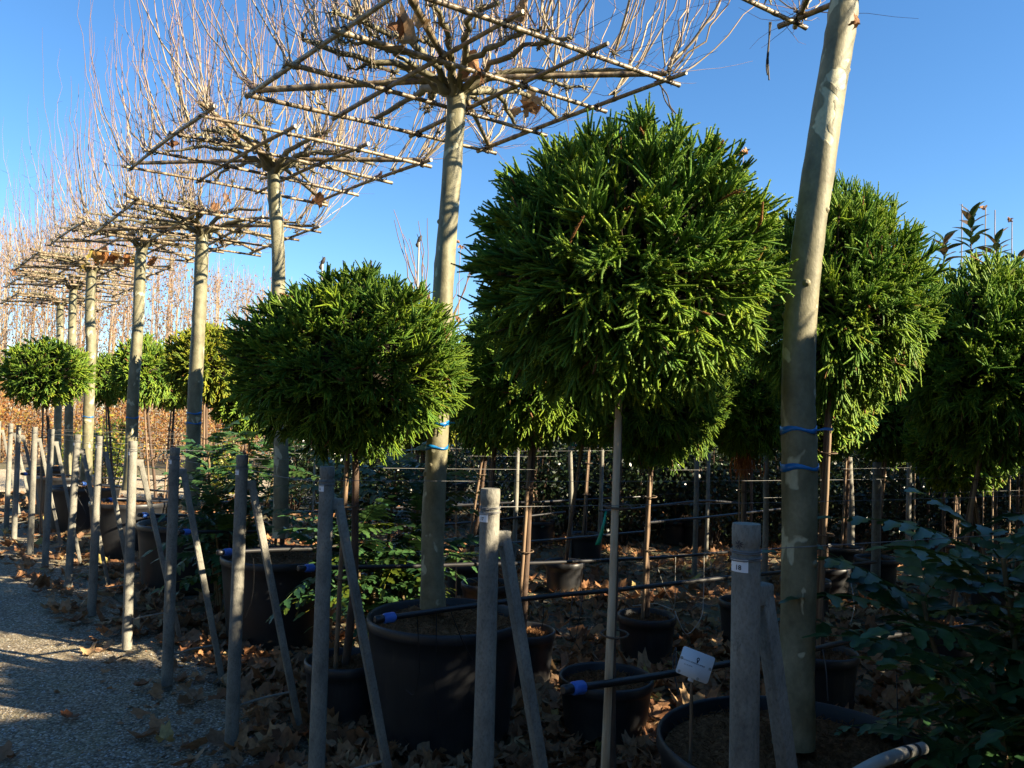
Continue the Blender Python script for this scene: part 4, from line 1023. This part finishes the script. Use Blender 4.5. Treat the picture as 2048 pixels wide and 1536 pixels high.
hose([P(1352, 1345, 2.85), P(1352, 1295, 2.95), P(1346, 1330, 2.9), P(1357, 1390, 2.85)], 'thin black hose left of the white card')
hose([P(1645, 1298, 3.55), P(1652, 1340, 3.3), P(1656, 1402, 3.2)], 'thin black hose dropping to the soil right of the thick trunk')
hose([P(1690, 1128, 5.7), P(1703, 1170, 5.6), P(1708, 1215, 5.5), P(1700, 1250, 5.5)], 'pale hose hanging under the white pipe', .003, M_HOSE)
hose([P(1793, 1350, 2.9), P(1795, 1420, 2.8), P(1796, 1455, 2.8)], 'dark hose left of the sunlit mahonia leaves')
hose([P(505, 1098, 4.8), P(508, 1150, 4.9), P(503, 1200, 5.0), P(490, 1235, 5.1)], 'thin hose hanging before the third huge pot')
hose([P(150, 985, 8.9), P(172, 1030, 8.9), P(160, 1055, 8.9), P(145, 1030, 9.0), P(160, 990, 9)], 'looped black hose before the sunlit pot')
hose([P(168, 975, 8.7), P(190, 1020, 8.7), P(185, 1060, 8.7)], 'black hose beside the looped one')
for k, (px, py, Y) in enumerate(((1085, 1190, 4.3), (1215, 1010, 8.3), (1288, 1050, 7.7), (1440, 1000, 9.7), (1336, 990, 11.2), (1100, 1010, 9.2), (940, 1012, 8.8), (1505, 1150, 5.1), (1600, 1300, 3.4))):
    hose([P(px, py, Y), P(px + 2, py + 160 / Y, Y), P(px - 2, py + 330 / Y, Y)], 'short drip hose hanging %s' % ('below the huge centre pot rim', 'by the green tag', 'left of the sunlit small pot', 'right of the slim grey post', 'under the far pipe', 'below the green-topped post', 'left of post 17', 'behind post 18', 'right of the thick trunk')[k])

# thick grey hose lying on the rim of the huge right pot
g = Geo(); pp = smooth_path([np.array(v) for v in (P(1690, 1562, 1.95), P(1750, 1528, 2.0), P(1800, 1508, 2.08), P(1846, 1496, 2.15))], 24)
tubes(g, pp[None], .0155, 14, True)
o = link('thick_hose', g.mesh('thick_hose', True, M_HOSE)); tag(o, 'thick pale grey hose end poking in at the bottom right', 'hose')
g = Geo()
for k in (17, 20): 
    d = nrm(pp[k + 1] - pp[k - 1]); tubes(g, (pp[k][None] + d[None] * np.array([[-.006], [.006]]))[None], .0168, 14, True)
g2 = link('tie_band', g.mesh('tie_band', True, M_TIE), o)

# ------------------------------------------------------------------ white plant card in the right pot
YC = 2.62; base = P(1381, 1500, YC); cc = P(1391, 1330, YC - .02)
t = thing('plant_card', 'white tilted plant card with black lettering on a stick', 'sign', base)
rr_ = R(-21); fx = (_r * math.cos(rr_) + Vector((0, 0, 1)) * math.sin(rr_)).normalized(); ny = Vector((0.06, -1, .12)).normalized()
fz = ny.cross(fx) * -1; fz = fx.cross(ny) * 1.0
fz = -fz if fz.z < 0 else fz
w, h = .0545, .0435
g = Geo(); nc = 6; out_ = []
for (sx_, sy_, a0) in ((1, 1, 0), (-1, 1, 90), (-1, -1, 180), (1, -1, 270)):
    for k in range(nc):
        a = R(a0 + 90 * k / (nc - 1)); out_.append(((w - .008) * sx_ + .008 * math.cos(a), (h - .008) * sy_ + .008 * math.sin(a)))
co = cc - base
V = [co + fx * x + fz * y + ny * e for e in (0.0, -.0015) for x, y in out_]; n_ = len(out_)
g.add(V, [[list(range(n_))], [list(range(2 * n_ - 1, n_ - 1, -1))], [[k, k + n_, (k + 1) % n_ + n_, (k + 1) % n_] for k in range(n_)]])
card = link('card', g.mesh('card', False, M_WHITE), t)
def on_card(me, ox, oy, e=.0006, nm='lettering', mat=None):
    V = np.empty(len(me.vertices) * 3); me.vertices.foreach_get('co', V); V = V.reshape(-1, 3)
    W = np.array(co)[None] + np.outer(V[:, 0] + ox, fx) + np.outer(V[:, 1] + oy, fz) + np.array(ny)[None] * e
    me.vertices.foreach_set('co', W.astype(np.float32).ravel()); me.update(); me.materials.clear(); me.materials.append(mat or M_INK); link(nm, me, card)
on_card(text_mesh('PLATANUS ACERIFOLIA REPENS', .0054), -.008, .004)
on_card(text_mesh('35 / 40 TETTO', .0045), -.022, -.009)
gm = Geo(); S = 14; a = np.arange(S) * 2 * np.pi / S          # the little tree-shaped emblem above the name
gm.add(np.concatenate([np.stack([.0050 * np.cos(a), .0062 * np.sin(a), 0 * a], -1), np.stack([.0024 * np.cos(a), .0030 * np.sin(a), 0 * a], -1)]), [np.stack([np.arange(S), (np.arange(S) + 1) % S, (np.arange(S) + 1) % S + S, np.arange(S) + S], -1)])
gm.add([(-.003, -.005, 0), (.003, -.005, 0), (.0018, -.0125, 0), (-.0018, -.0125, 0)], [[[0, 1, 2, 3]]])
on_card(gm.mesh('emblem'), .003, .019, .0006, 'emblem')
for (x, y) in ((-.044, -.036), (.02, -.038), (.048, .004), (-.049, .006)):
    gm = Geo(); gm.add(np.stack([.005 * np.cos(a), .005 * np.sin(a), 0 * a], -1), [[list(range(S))]]); on_card(gm.mesh('clip_dot'), x, y, .0005, 'clip_dot', M_HOSE)
g = Geo(); s1 = np.array(co - fz * .036 + ny * -.006)
tubes(g, np.stack([[0, 0, -.06], s1 * .5 + [.001, 0, 0], s1])[None], .0055, 4, True); link('stick', g.mesh('stick', False, M_STAKE), t)
g = Geo(); box(g, s1 - np.array([0, 0, .006]), fx, ny, fz, .0085, .004, .012); link('clip', g.mesh('clip', False, M_WHITE), t)

# green tag on the near stake
a = P(1212, 1022, 2.68); g = Geo(); K = 8
ctr = smooth_path([np.array(v) - np.array(a) for v in (a, P(1207, 1050, 2.66), P(1200, 1075, 2.67), P(1195, 1090, 2.68))], K); wv = np.array(_r) * .0085
V = np.concatenate([ctr - wv * np.linspace(.4, 1, K)[:, None], ctr + wv * np.linspace(.4, 1, K)[:, None]]); k = np.arange(K - 1)
g.add(V, [np.stack([k, k + 1, k + 1 + K, k + K], -1)])
o = link('plant_tag', g.mesh('plant_tag', True, M_GREENTAG)); o.location = a; tag(o, 'long green plastic tag hanging from the stake of the largest ball', 'tag')
md = o.modifiers.new('thick', 'SOLIDIFY'); md.thickness = .0012

# ------------------------------------------------------------------ mahonias
def mahonia_leaf(seed, L=.38, pairs=7):
    rg = np.random.default_rng(seed); g = Geo()
    K = 12; s = np.linspace(0, 1, K); ax = np.stack([s * L, 0 * s, .10 * L * np.sin(s * 2.2) - .20 * L * s ** 2], -1)
    rnd = rg.random()
    c = np.zeros((K * 3, 3)); c[:, 1] = .8
    tubes(g, ax[None], np.linspace(.003, .0012, K)[None], 3, False, c)
    def leaflet(p, d, up, ln, wd, rv):
        sd = np.cross(up, d); m_ = 7; ss = np.linspace(0, 1, m_)
        prof = np.array([.12, .75, .95, .8, .62, .34, 0]) * wd; sp_ = np.array([0, .25, -.1, .25, -.1, .22, 0]) * wd
        mid = p + np.outer(ss * ln, d) + np.outer(-.12 * ln * ss ** 2, up)
        Lf = mid + np.outer(prof + sp_, sd) + np.outer(.25 * prof, up); Rt = mid - np.outer(prof + sp_[::-1] * .0 + sp_, sd) + np.outer(.25 * prof, up)
        V = np.concatenate([mid, Lf, Rt]); k = np.arange(m_ - 1)
        q = np.concatenate([np.stack([k, k + 1, k + 1 + m_, k + m_], -1), np.stack([k + 1, k, k + 2 * m_, k + 1 + 2 * m_], -1)])
        g.add(V, [q], [0, rv, 0])
    for k in range(pairs):
        f = .16 + .78 * k / pairs; i_ = f * (K - 1); p = ax[int(i_)]; d0 = nrm(ax[min(K - 1, int(i_) + 1)] - ax[max(0, int(i_) - 1)])
        for sg in (-1, 1):
            d = nrm(d0 * .45 + np.array([0, sg, 0]) * .85 + [0, 0, -.12 + rg.normal(0, .08)]); up = nrm(np.array([0, 0, 1.]) + rg.normal(0, .12, 3)); up = nrm(up - d * (up @ d))
            leaflet(p, d, up, (.062 + .02 * math.sin(f * 3)) * L / .38, .0185 * L / .38, np.clip(rnd * .6 + .2 * rg.random(), 0, 1))
    leaflet(ax[-1], nrm(ax[-1] - ax[-2]), np.array([0, 0, 1.]), .07 * L / .38, .02 * L / .38, rnd * .6)
    return g.mesh('pinnate_leaf', True, M_MAHONIA)
MAH = [mahonia_leaf(s) for s in range(6)]
MAHY = []
for me in (MAH[0], MAH[3]):
    m2 = me.copy(); m2.materials.clear(); m2.materials.append(M_YELLOWG); MAHY.append(m2)
def mahonia(base, canes, nleaf, label, sc=1.0, yellow=.06, spread=.8):
    t = thing('mahonia_shrub', label, 'shrub', base, 0, 'dark mahonia shrubs between the pots')
    for (dx, dy, h) in canes:
        top = Vector((dx, dy, h)); link('cane', stem([(dx * .25, dy * .25, 0.0), (dx * .6, dy * .6, h * .5), top], .012, .008, M_STEMG, 8, 10, .004, 'cane'), t)
        for k in range(nleaf):
            f = 1 - .62 * (k / nleaf) ** 1.1; p = Vector((dx * (.25 + .75 * f), dy * (.25 + .75 * f), h * f)); a = k * 2.4 + random.random() * .8
            me = MAHY[k % 2] if random.random() < yellow else MAH[random.randrange(6)]
            o = link('pinnate_leaf', me, t); o.location = p; s_ = sc * random.uniform(.75, 1.15); o.scale = (s_, s_, s_)
            o.rotation_euler = Euler((random.uniform(-.3, .3), random.uniform(-.7, .25) + (.35 if f < .7 else -.1), a))
    return t
mahonia(Vector((1.72, 2.55, 0)), [(-.12, .05, 1.2), (.2, -.15, 1.28), (.05, .3, 1.15), (.32, .2, 1.35), (-.25, -.1, .85), (.1, -.32, .95), (-.28, .25, 1.02), (-.02, -.1, .62), (.45, 0, 1.1)], 19,
        'large dark mahonia filling the lower right corner', 1.25, .09)
p = groundpx(450, 6.3); mahonia(p, [(-.2, .0, 1.35), (.1, .1, 1.42), (.25, -.1, 1.2), (-.05, -.2, 1.05), (.3, .25, 1.3), (-.3, .2, 1.15), (.05, -.1, .7)], 20, 'dark mahonia between the fourth post and the fourth plane trunk', 1.1, .1)
p = groundpx(745, 5.3); mahonia(p, [(-.25, .0, 1.2), (.1, .1, 1.3), (.3, -.05, 1.15), (-.35, -.1, .95), (.35, .2, 1.2), (-.1, .2, 1.25), (.0, -.1, .7), (.2, .0, .55), (-.1, -.25, .9), (.45, -.1, .8)], 20, 'mahonia under the left ball cedar, with lit yellow fronds', 1.05, .14)
p = groundpx(215, 13.5); mahonia(p, [(-.2, 0, 1.1), (.15, .1, 1.3), (.3, 0, .9), (0, -.2, 1.0)], 10, 'yellow-green mahonia left of the fifth plane trunk, far off', 1.0, .8)

# ------------------------------------------------------------------ background shrubs, hedges and young trees
def bush_mesh(seed, H, W, n, lw, mat, stems=True):
    rg = np.random.default_rng(seed); g = Geo()
    d = nrm(rg.normal(0, 1, (n, 3))); rad = rg.random(n) ** .45
    c = d * rad[:, None] * [W / 2, W / 2, H / 2] * (1 + .2 * np.sin(d[:, :1] * 6 + seed)) + [0, 0, H * .53]
    ax_ = nrm(rg.normal(0, 1, (n, 3)) + [0, 0, .2]); sd = nrm(np.cross(ax_, rg.normal(0, 1, (n, 3)))); ln = lw * rg.uniform(.7, 1.5, n)[:, None]
    V = np.stack([c, c + ax_ * ln * .5 + sd * ln * .28, c + ax_ * ln, c + ax_ * ln * .5 - sd * ln * .28], 1)
    cc = np.zeros((n, 4, 3)); cc[..., 1] = rg.random(n)[:, None]
    g.add(V.reshape(-1, 3), [np.arange(n * 4).reshape(n, 4)], cc.reshape(-1, 3)); f = g.mesh('leaves', False, mat)
    g = Geo(); m_ = 26; a = rg.random(m_) * 6.28; q = rg.random(m_)
    top = np.stack([np.cos(a) * q * W * .42, np.sin(a) * q * W * .42, H * rg.uniform(.6, 1.0, m_)], -1); b0 = top * [.12, .12, 0]
    tubes(g, np.stack([b0, (b0 + top) / 2 + rg.normal(0, .04, (m_, 3)), top], 1), [[.012, .008, .003]], 4); s = g.mesh('stems', False, M_FARBARK if mat is M_RUSSET else M_DARKBARK)
    return f, s
EV = [bush_mesh(s, 2.0, 1.5, 5200, .06, M_EVER) for s in (31, 32)]
RU = [bush_mesh(s, 2.3, 1.5, 1300, .085, M_RUSSET) for s in (41, 42)]
YG = [bush_mesh(51, 1.3, 1.3, 2600, .06, M_YELLOWG)]
def bush(kit, x, y, s, name, label, cat, group):
    t = thing(name, label, cat, (x, y, 0), random.random() * 6, group); t.scale = (s, s, s * random.uniform(.9, 1.1))
    link('leaves', kit[0], t, None, 'stuff'); link('stems', kit[1], t, None, 'stuff'); return t
for k in range(22):
    px = 900 + k * 58 + random.uniform(-12, 12); Y = 10.8 + (k % 3) * .9 + (2.5 if px < 1010 else 0); p = groundpx(px, Y)
    if k in (0, 1): p.y += 4
    bush(EV[k % 2], p.x, p.y, random.uniform(.85, 1.05), 'evergreen_bush', 'dark glossy bush in the hedge behind the bed', 'bush', 'dark hedge bushes behind the bed')
for k in range(7):
    px = 590 + k * 50; p = groundpx(px, 13.0 + (k % 2) * 1.3); bush(EV[k % 2], p.x, p.y, random.uniform(.6, .85), 'evergreen_bush', ['low dark bush far behind the %s', 'dark bush far behind the %s'][k % 2] % ('mahonia under the left ball', 'third brace', 'left ball stem', 'huge pot brace', 'yellow-lit ball', 'second plane trunk', 'trunk and post 17 gap')[k], 'bush', 'low bushes behind the centre')
for k in range(16):
    px = 1000 + k * 75; Y = 14.5 + (k % 2); p = groundpx(px, Y); bush(EV[k % 2], p.x, p.y, random.uniform(1.1, 1.3), 'evergreen_bush', 'dark glossy bush in the hedge behind the bed', 'bush', 'dark hedge bushes behind the bed')
for k in range(19):
    px = -40 + k * 50 + random.uniform(-15, 15); Y = 23 + (k % 3) * 1.5; p = groundpx(px, Y)
    bush(RU[k % 2], p.x, p.y, random.uniform(.7, 1.2), 'russet_shrub', 'russet-leaved shrub beyond the pale path', 'shrub', 'russet shrubs beyond the path')
for (x, y, s_) in ((3.3, 1.3, 1.15), (3.9, 2.5, 1.2), (4.7, 3.9, 1.2), (5.8, 5.4, 1.2), (7.0, 7.0, 1.2), (8.6, 9.0, 1.2), (3.3, -.3, 1.2), (3.3, -1.8, 1.3), (5.5, .2, 1.3), (6.5, 3.0, 1.3), (8.5, 5.5, 1.4), (10.5, 8.5, 1.4), (5.5, 5.7, 1.3), (6.7, 7.4, 1.35), (7.9, 9.2, 1.35), (9.2, 11.0, 1.35), (4.3, 4.4, 1.15)):  # unseen bushes added to shade the trunks, stakes and ground
    bush(EV[0], x, y, s_, 'evergreen_bush', 'unseen dark bush added beyond the right edge for shade', 'bush', 'unseen bushes added at right for shade')
for k in range(11):  # tall bushes added out of view to cut the sky fill from the left
    q = P0 + PU * (-11 + k * 2.3) - PN * 6.2; bush(EV[k % 2], q.x, q.y, 2.0, 'evergreen_bush', 'unseen tall dark bush added across the road to block sky light', 'bush', 'unseen tall bushes added to block sky light')
for k in range(5):  # more unseen bushes behind the camera, added to darken the shade
    bush(EV[k % 2], -4 + k * 2.4, -5.5, 2.0, 'evergreen_bush', 'unseen tall dark bush added across the road to block sky light', 'bush', 'unseen tall bushes added to block sky light')
for (px, Y, s_, lb) in ((205, 16, 1.0, 'yellow-green shrub between the fifth and sixth plane trunks'), (440, 14.5, .9, 'green shrub with yellow tips right of the fourth plane trunk'), (160, 17, .8, 'small yellow-green shrub behind the sixth plane trunk')):
    p = groundpx(px, Y); bush(YG[0], p.x, p.y, s_, 'yellowing_shrub', lb, 'shrub', 'yellow-green shrubs at left')

def young_tree_mesh(seed, H=7.0):
    rg = np.random.default_rng(seed); g = Geo()
    K = 8; z = np.linspace(0, H, K); p = np.stack([rg.normal(0, .04, K).cumsum() * .4, rg.normal(0, .04, K).cumsum() * .4, z], -1)
    tubes(g, p[None], np.linspace(.03, .006, K)[None], 5)
    tr_ = g.mesh('trunk', True, M_FARBARK); g = Geo()
    n = 46; h0 = rg.uniform(.6, H * .93, n); a = rg.random(n) * 6.28; L = (.35 + .5 * (1 - h0 / H) + .4 * rg.random(n)); c0 = np.stack([np.interp(h0, z, p[:, 0]), np.interp(h0, z, p[:, 1]), h0], -1)
    S = np.linspace(0, 1, 5); o_ = np.stack([np.cos(a), np.sin(a), 0 * a], -1)
    pt = c0[:, None] + o_[:, None] * (L * .42)[:, None, None] * (S ** .7)[None, :, None] + np.array([0, 0, 1])[None, None] * L[:, None, None] * (S)[None, :, None] + rg.normal(0, .012, (n, 5, 3))
    c = np.zeros((n, 5, 3, 3)); c[..., 0] = .15 + .6 * S[None, :, None]; c[..., 1] = rg.random(n)[:, None, None]
    tubes(g, pt, (.007 * (1 - .65 * S))[None], 3, False, c.reshape(-1, 3)); tw = g.mesh('branches', False, M_SHOOT)
    g = Geo(); m_ = 170; i_ = rg.integers(0, n, m_); j = rg.integers(1, 5, m_); w = h0[i_] / H; kp = rg.random(m_) > w * .65; c_ = pt[i_, j][kp] + rg.normal(0, .02, (kp.sum(), 3)); m_ = len(c_)
    ax_ = nrm(rg.normal(0, 1, (m_, 3)) + [0, 0, -.5]); sd = nrm(np.cross(ax_, rg.normal(0, 1, (m_, 3)))); ln = .09 * rg.uniform(.6, 1.3, (m_, 1))
    V = np.stack([c_, c_ + ax_ * ln * .5 + sd * ln * .3, c_ + ax_ * ln, c_ + ax_ * ln * .5 - sd * ln * .3], 1); cc = np.zeros((m_, 4, 3)); cc[..., 1] = rg.random(m_)[:, None]
    g.add(V.reshape(-1, 3), [np.arange(m_ * 4).reshape(m_, 4)], cc.reshape(-1, 3))
    return tr_, tw, g.mesh('leaves', False, M_RUSSET)
YT = [young_tree_mesh(s) for s in (61, 62, 63, 64)]
kinds = 0
for row in range(6):
    Y = 26 + row * 2.6
    for k in range(23):
        px = -60 + k * (27 if row < 4 else 30) + random.uniform(-8, 8); p = groundpx(px, Y + random.uniform(-.6, .6))
        topy = 440 + max(0, px - 150) * .32 + random.uniform(-30, 40)        # the rows get lower towards the right
        Hh = EYE + (816 + .027 * (px) - topy) * Y / FPX; s_ = Hh / 7.0
        t = thing('young_tree', 'slender bare young tree with a few russet leaves beyond the beds', 'tree', (p.x, p.y, 0), random.random() * 6, 'slender young trees beyond the beds')
        t.scale = (s_, s_, s_); kt = YT[kinds % 4]; kinds += 1
        link('trunk', kt[0], t); link('branches', kt[1], t, None, 'stuff'); link('leaves', kt[2], t, None, 'stuff')

# bare sapling behind the left ball, with a pale stake
def sapling(px, py_top, Y, label, n, H0, sc=1.0, mat=M_SHOOT):
    base = groundpx(px, Y); H = P(px, py_top, Y).z; t = thing('bare_sapling', label, 'sapling', base, 0); rg = np.random.default_rng(int(px)); g = Geo()
    tubes(g, smooth_path([(0, 0, 0), (.02, 0, H * .5), (.0, 0, H * .7)], 12)[None], np.linspace(.02, .012, 12)[None], 6); link('trunk', g.mesh('trunk', True, M_FARBARK), t)
    g = Geo(); a = rg.random(n) * 6.28; z0 = rg.uniform(H * .58, H * .72, n); L = rg.uniform(.4, 1, n) * (H - z0); S = np.linspace(0, 1, 9); L[0] = H - z0[0]
    pt = np.stack([0 * z0, 0 * z0, z0], -1)[:, None] + np.stack([np.cos(a), np.sin(a), 0 * a], -1)[:, None] * (L * rg.uniform(.1, .5, n))[:, None, None] * (S ** .8)[None, :, None] + np.array([0, 0, 1])[None, None] * L[:, None, None] * S[None, :, None] + rg.normal(0, .008, (n, 9, 3))
    tubes(g, pt, (.008 * sc * (1 - .7 * S))[None], 4); link('stems', g.mesh('stems', False, mat), t, None, 'stuff'); return t, base, H
t, b0, H = sapling(845, 420, 7.2, 'bare many-stemmed sapling behind the left ball cedar', 17, 2)
for k in range(14):
    ob = link('dried_leaf', LEAFM[k % 6], t); ob.scale = (.08,) * 3; ob.location = (noise1(1, .4)[0], noise1(1, .3)[0], H * random.uniform(.62, .78)); ob.rotation_euler = (random.random() * 3, random.random() * 3, random.random() * 6)
for (px, py, Y, lb) in ((814, 480, 6.9, 'pale stake with a dark knot on top, behind the left ball cedar'), (618, 524, 6.6, 'thin stake with a dark curled tip above the left ball cedar')):
    b = groundpx(px, Y); H = P(px, py, Y).z; t = thing('tall_stake', lb, 'stake', b); link('stake_shaft', stem([(0, 0, 0), (0, 0, H * .5), (.0, 0, H)], .010, .008, M_HOSE, 8, 6, 0, 'stake_shaft'), t)
    g = Geo(); c0 = np.array([0, 0, H]); pp = smooth_path([c0 - [0.01, 0, .06], c0 + [-.012, 0, -.03], c0 + [.006, 0, .01], c0 + [.02, 0, .045]], 9); tubes(g, pp[None], (np.array([.009, .014, .017, .01, .013, .018, .015, .012, .004]))[None], 7, True)
    for q in range(4): tubes(g, np.stack([pp[3 + q], pp[3 + q] + RNG.normal(0, .025, 3)])[None], [[.005, .002]], 4, True)
    link('knot', g.mesh('knot', False, M_TIE), t)
for (px, py, Y, lb) in ((1487, 300, 6.6, 'lone twig with a withered leaf tuft between the two largest balls'), (921, 490, 6.5, 'thin twig with a pale leaf bud beside the second plane trunk')):
    b = groundpx(px - 8, Y); tp = P(px, py, Y) - b; t = thing('tall_twig', lb, 'twig', b)
    link('stem', stem([(0, 0, 0), tp * .6 + Vector((-.02, 0, 0)), tp], .007, .0028, M_FARBARK, 6, 16, .002, 'stem'), t)
    for k in range(9):
        ob = link('withered_leaf', LEAFM[k % 6], t); ob.location = tp + Vector((noise1(1, .03)[0], noise1(1, .03)[0], noise1(1, .035)[0])); s_ = random.uniform(.05, .08) * (1 if px > 1000 else .55); ob.scale = (s_,) * 3; ob.rotation_euler = (random.random() * 6, random.random() * 6, random.random() * 6)

# magnolia tops at the right, each its own young magnolia
def magleaf():
    g = Geo(); m_ = 7; s = np.linspace(0, 1, m_); w = np.array([.02, .6, .95, 1, .85, .5, 0]) * .030; L = .145
    mid = np.stack([s * L, 0 * s, -.03 * s ** 2], -1); V = np.concatenate([mid, mid + np.stack([0 * w, w, w * .35], -1), mid + np.stack([0 * w, -w, w * .35], -1)]); k = np.arange(m_ - 1)
    out_ = []
    for v in (.2, .5, .85):
        g = Geo(); g.add(V, [np.concatenate([np.stack([k, k + 1, k + 1 + m_, k + m_], -1), np.stack([k + 1, k, k + 2 * m_, k + 1 + 2 * m_], -1)])], [0, v, 0]); out_.append(g.mesh('magnolia_leaf', True, M_MAGN))
    return out_
ML = magleaf()
for (px, py, Y, n, lb) in ((1942, 412, 8.2, 30, 'tallest leafy magnolia top in the right sky'), (1888, 462, 8.6, 14, 'low magnolia tuft left of the tallest magnolia top'), (1992, 462, 8.4, 20, 'magnolia top right of the tallest one'), (2036, 500, 8.0, 14, 'magnolia tuft cut by the right edge')):
    b = groundpx(px, Y); tp = P(px, py + 18, Y) - b; t = thing('young_magnolia', lb, 'tree', b, 0, 'young magnolias behind the right balls')
    link('trunk', stem([(0, 0, 0), tp * .5, tp], .02, .005, M_DARKBARK, 7, 12, .003), t)
    for k in range(n):
        f = k / n; ob = link('leaf', ML[random.randrange(3)], t); ob.location = tp - Vector((0, 0, f * (.62 if n > 25 else .35))); ob.rotation_euler = Euler((random.uniform(-.4, .4), -1.0 + .9 * f + random.uniform(-.2, .2), k * 2.4)); s_ = random.uniform(1.05, 1.5); ob.scale = (s_,) * 3
for k, (px, py) in enumerate(((1924, 408), (1971, 415), (1990, 420), (2024, 440), (1834, 444))):
    b = groundpx(px - 6, 8.8); tp = P(px, py, 8.8) - b; t = thing('thin_cane', ['thin cane left of the tallest magnolia top', 'thin cane with a pale tuft, first right of the tallest magnolia', 'thin cane, second right of the tallest magnolia', 'thin cane with a pale tuft near the right edge', 'short thin cane over the tall ball cedar'][k], 'cane', b, 0, 'thin canes sticking up at right')
    link('cane_shaft', stem([(0, 0, 0), tp * .5, tp], .008, .005, M_FARBARK, 6, 8, 0, 'cane_shaft'), t)
    if k in (1, 3):
        for q in range(3):
            ob = link('withered_leaf', LEAFM[q], t); ob.location = tp + Vector((noise1(1, .04)[0], 0, 0)); ob.scale = (.08,) * 3; ob.rotation_euler = (random.random() * 3, random.random() * 3, random.random() * 6)

SC.render.engine = 'CYCLES'
SC.cycles.max_bounces = 6
SC.cycles.diffuse_bounces = 3
SC.cycles.transmission_bounces = 4
SC.cycles.transparent_max_bounces = 4
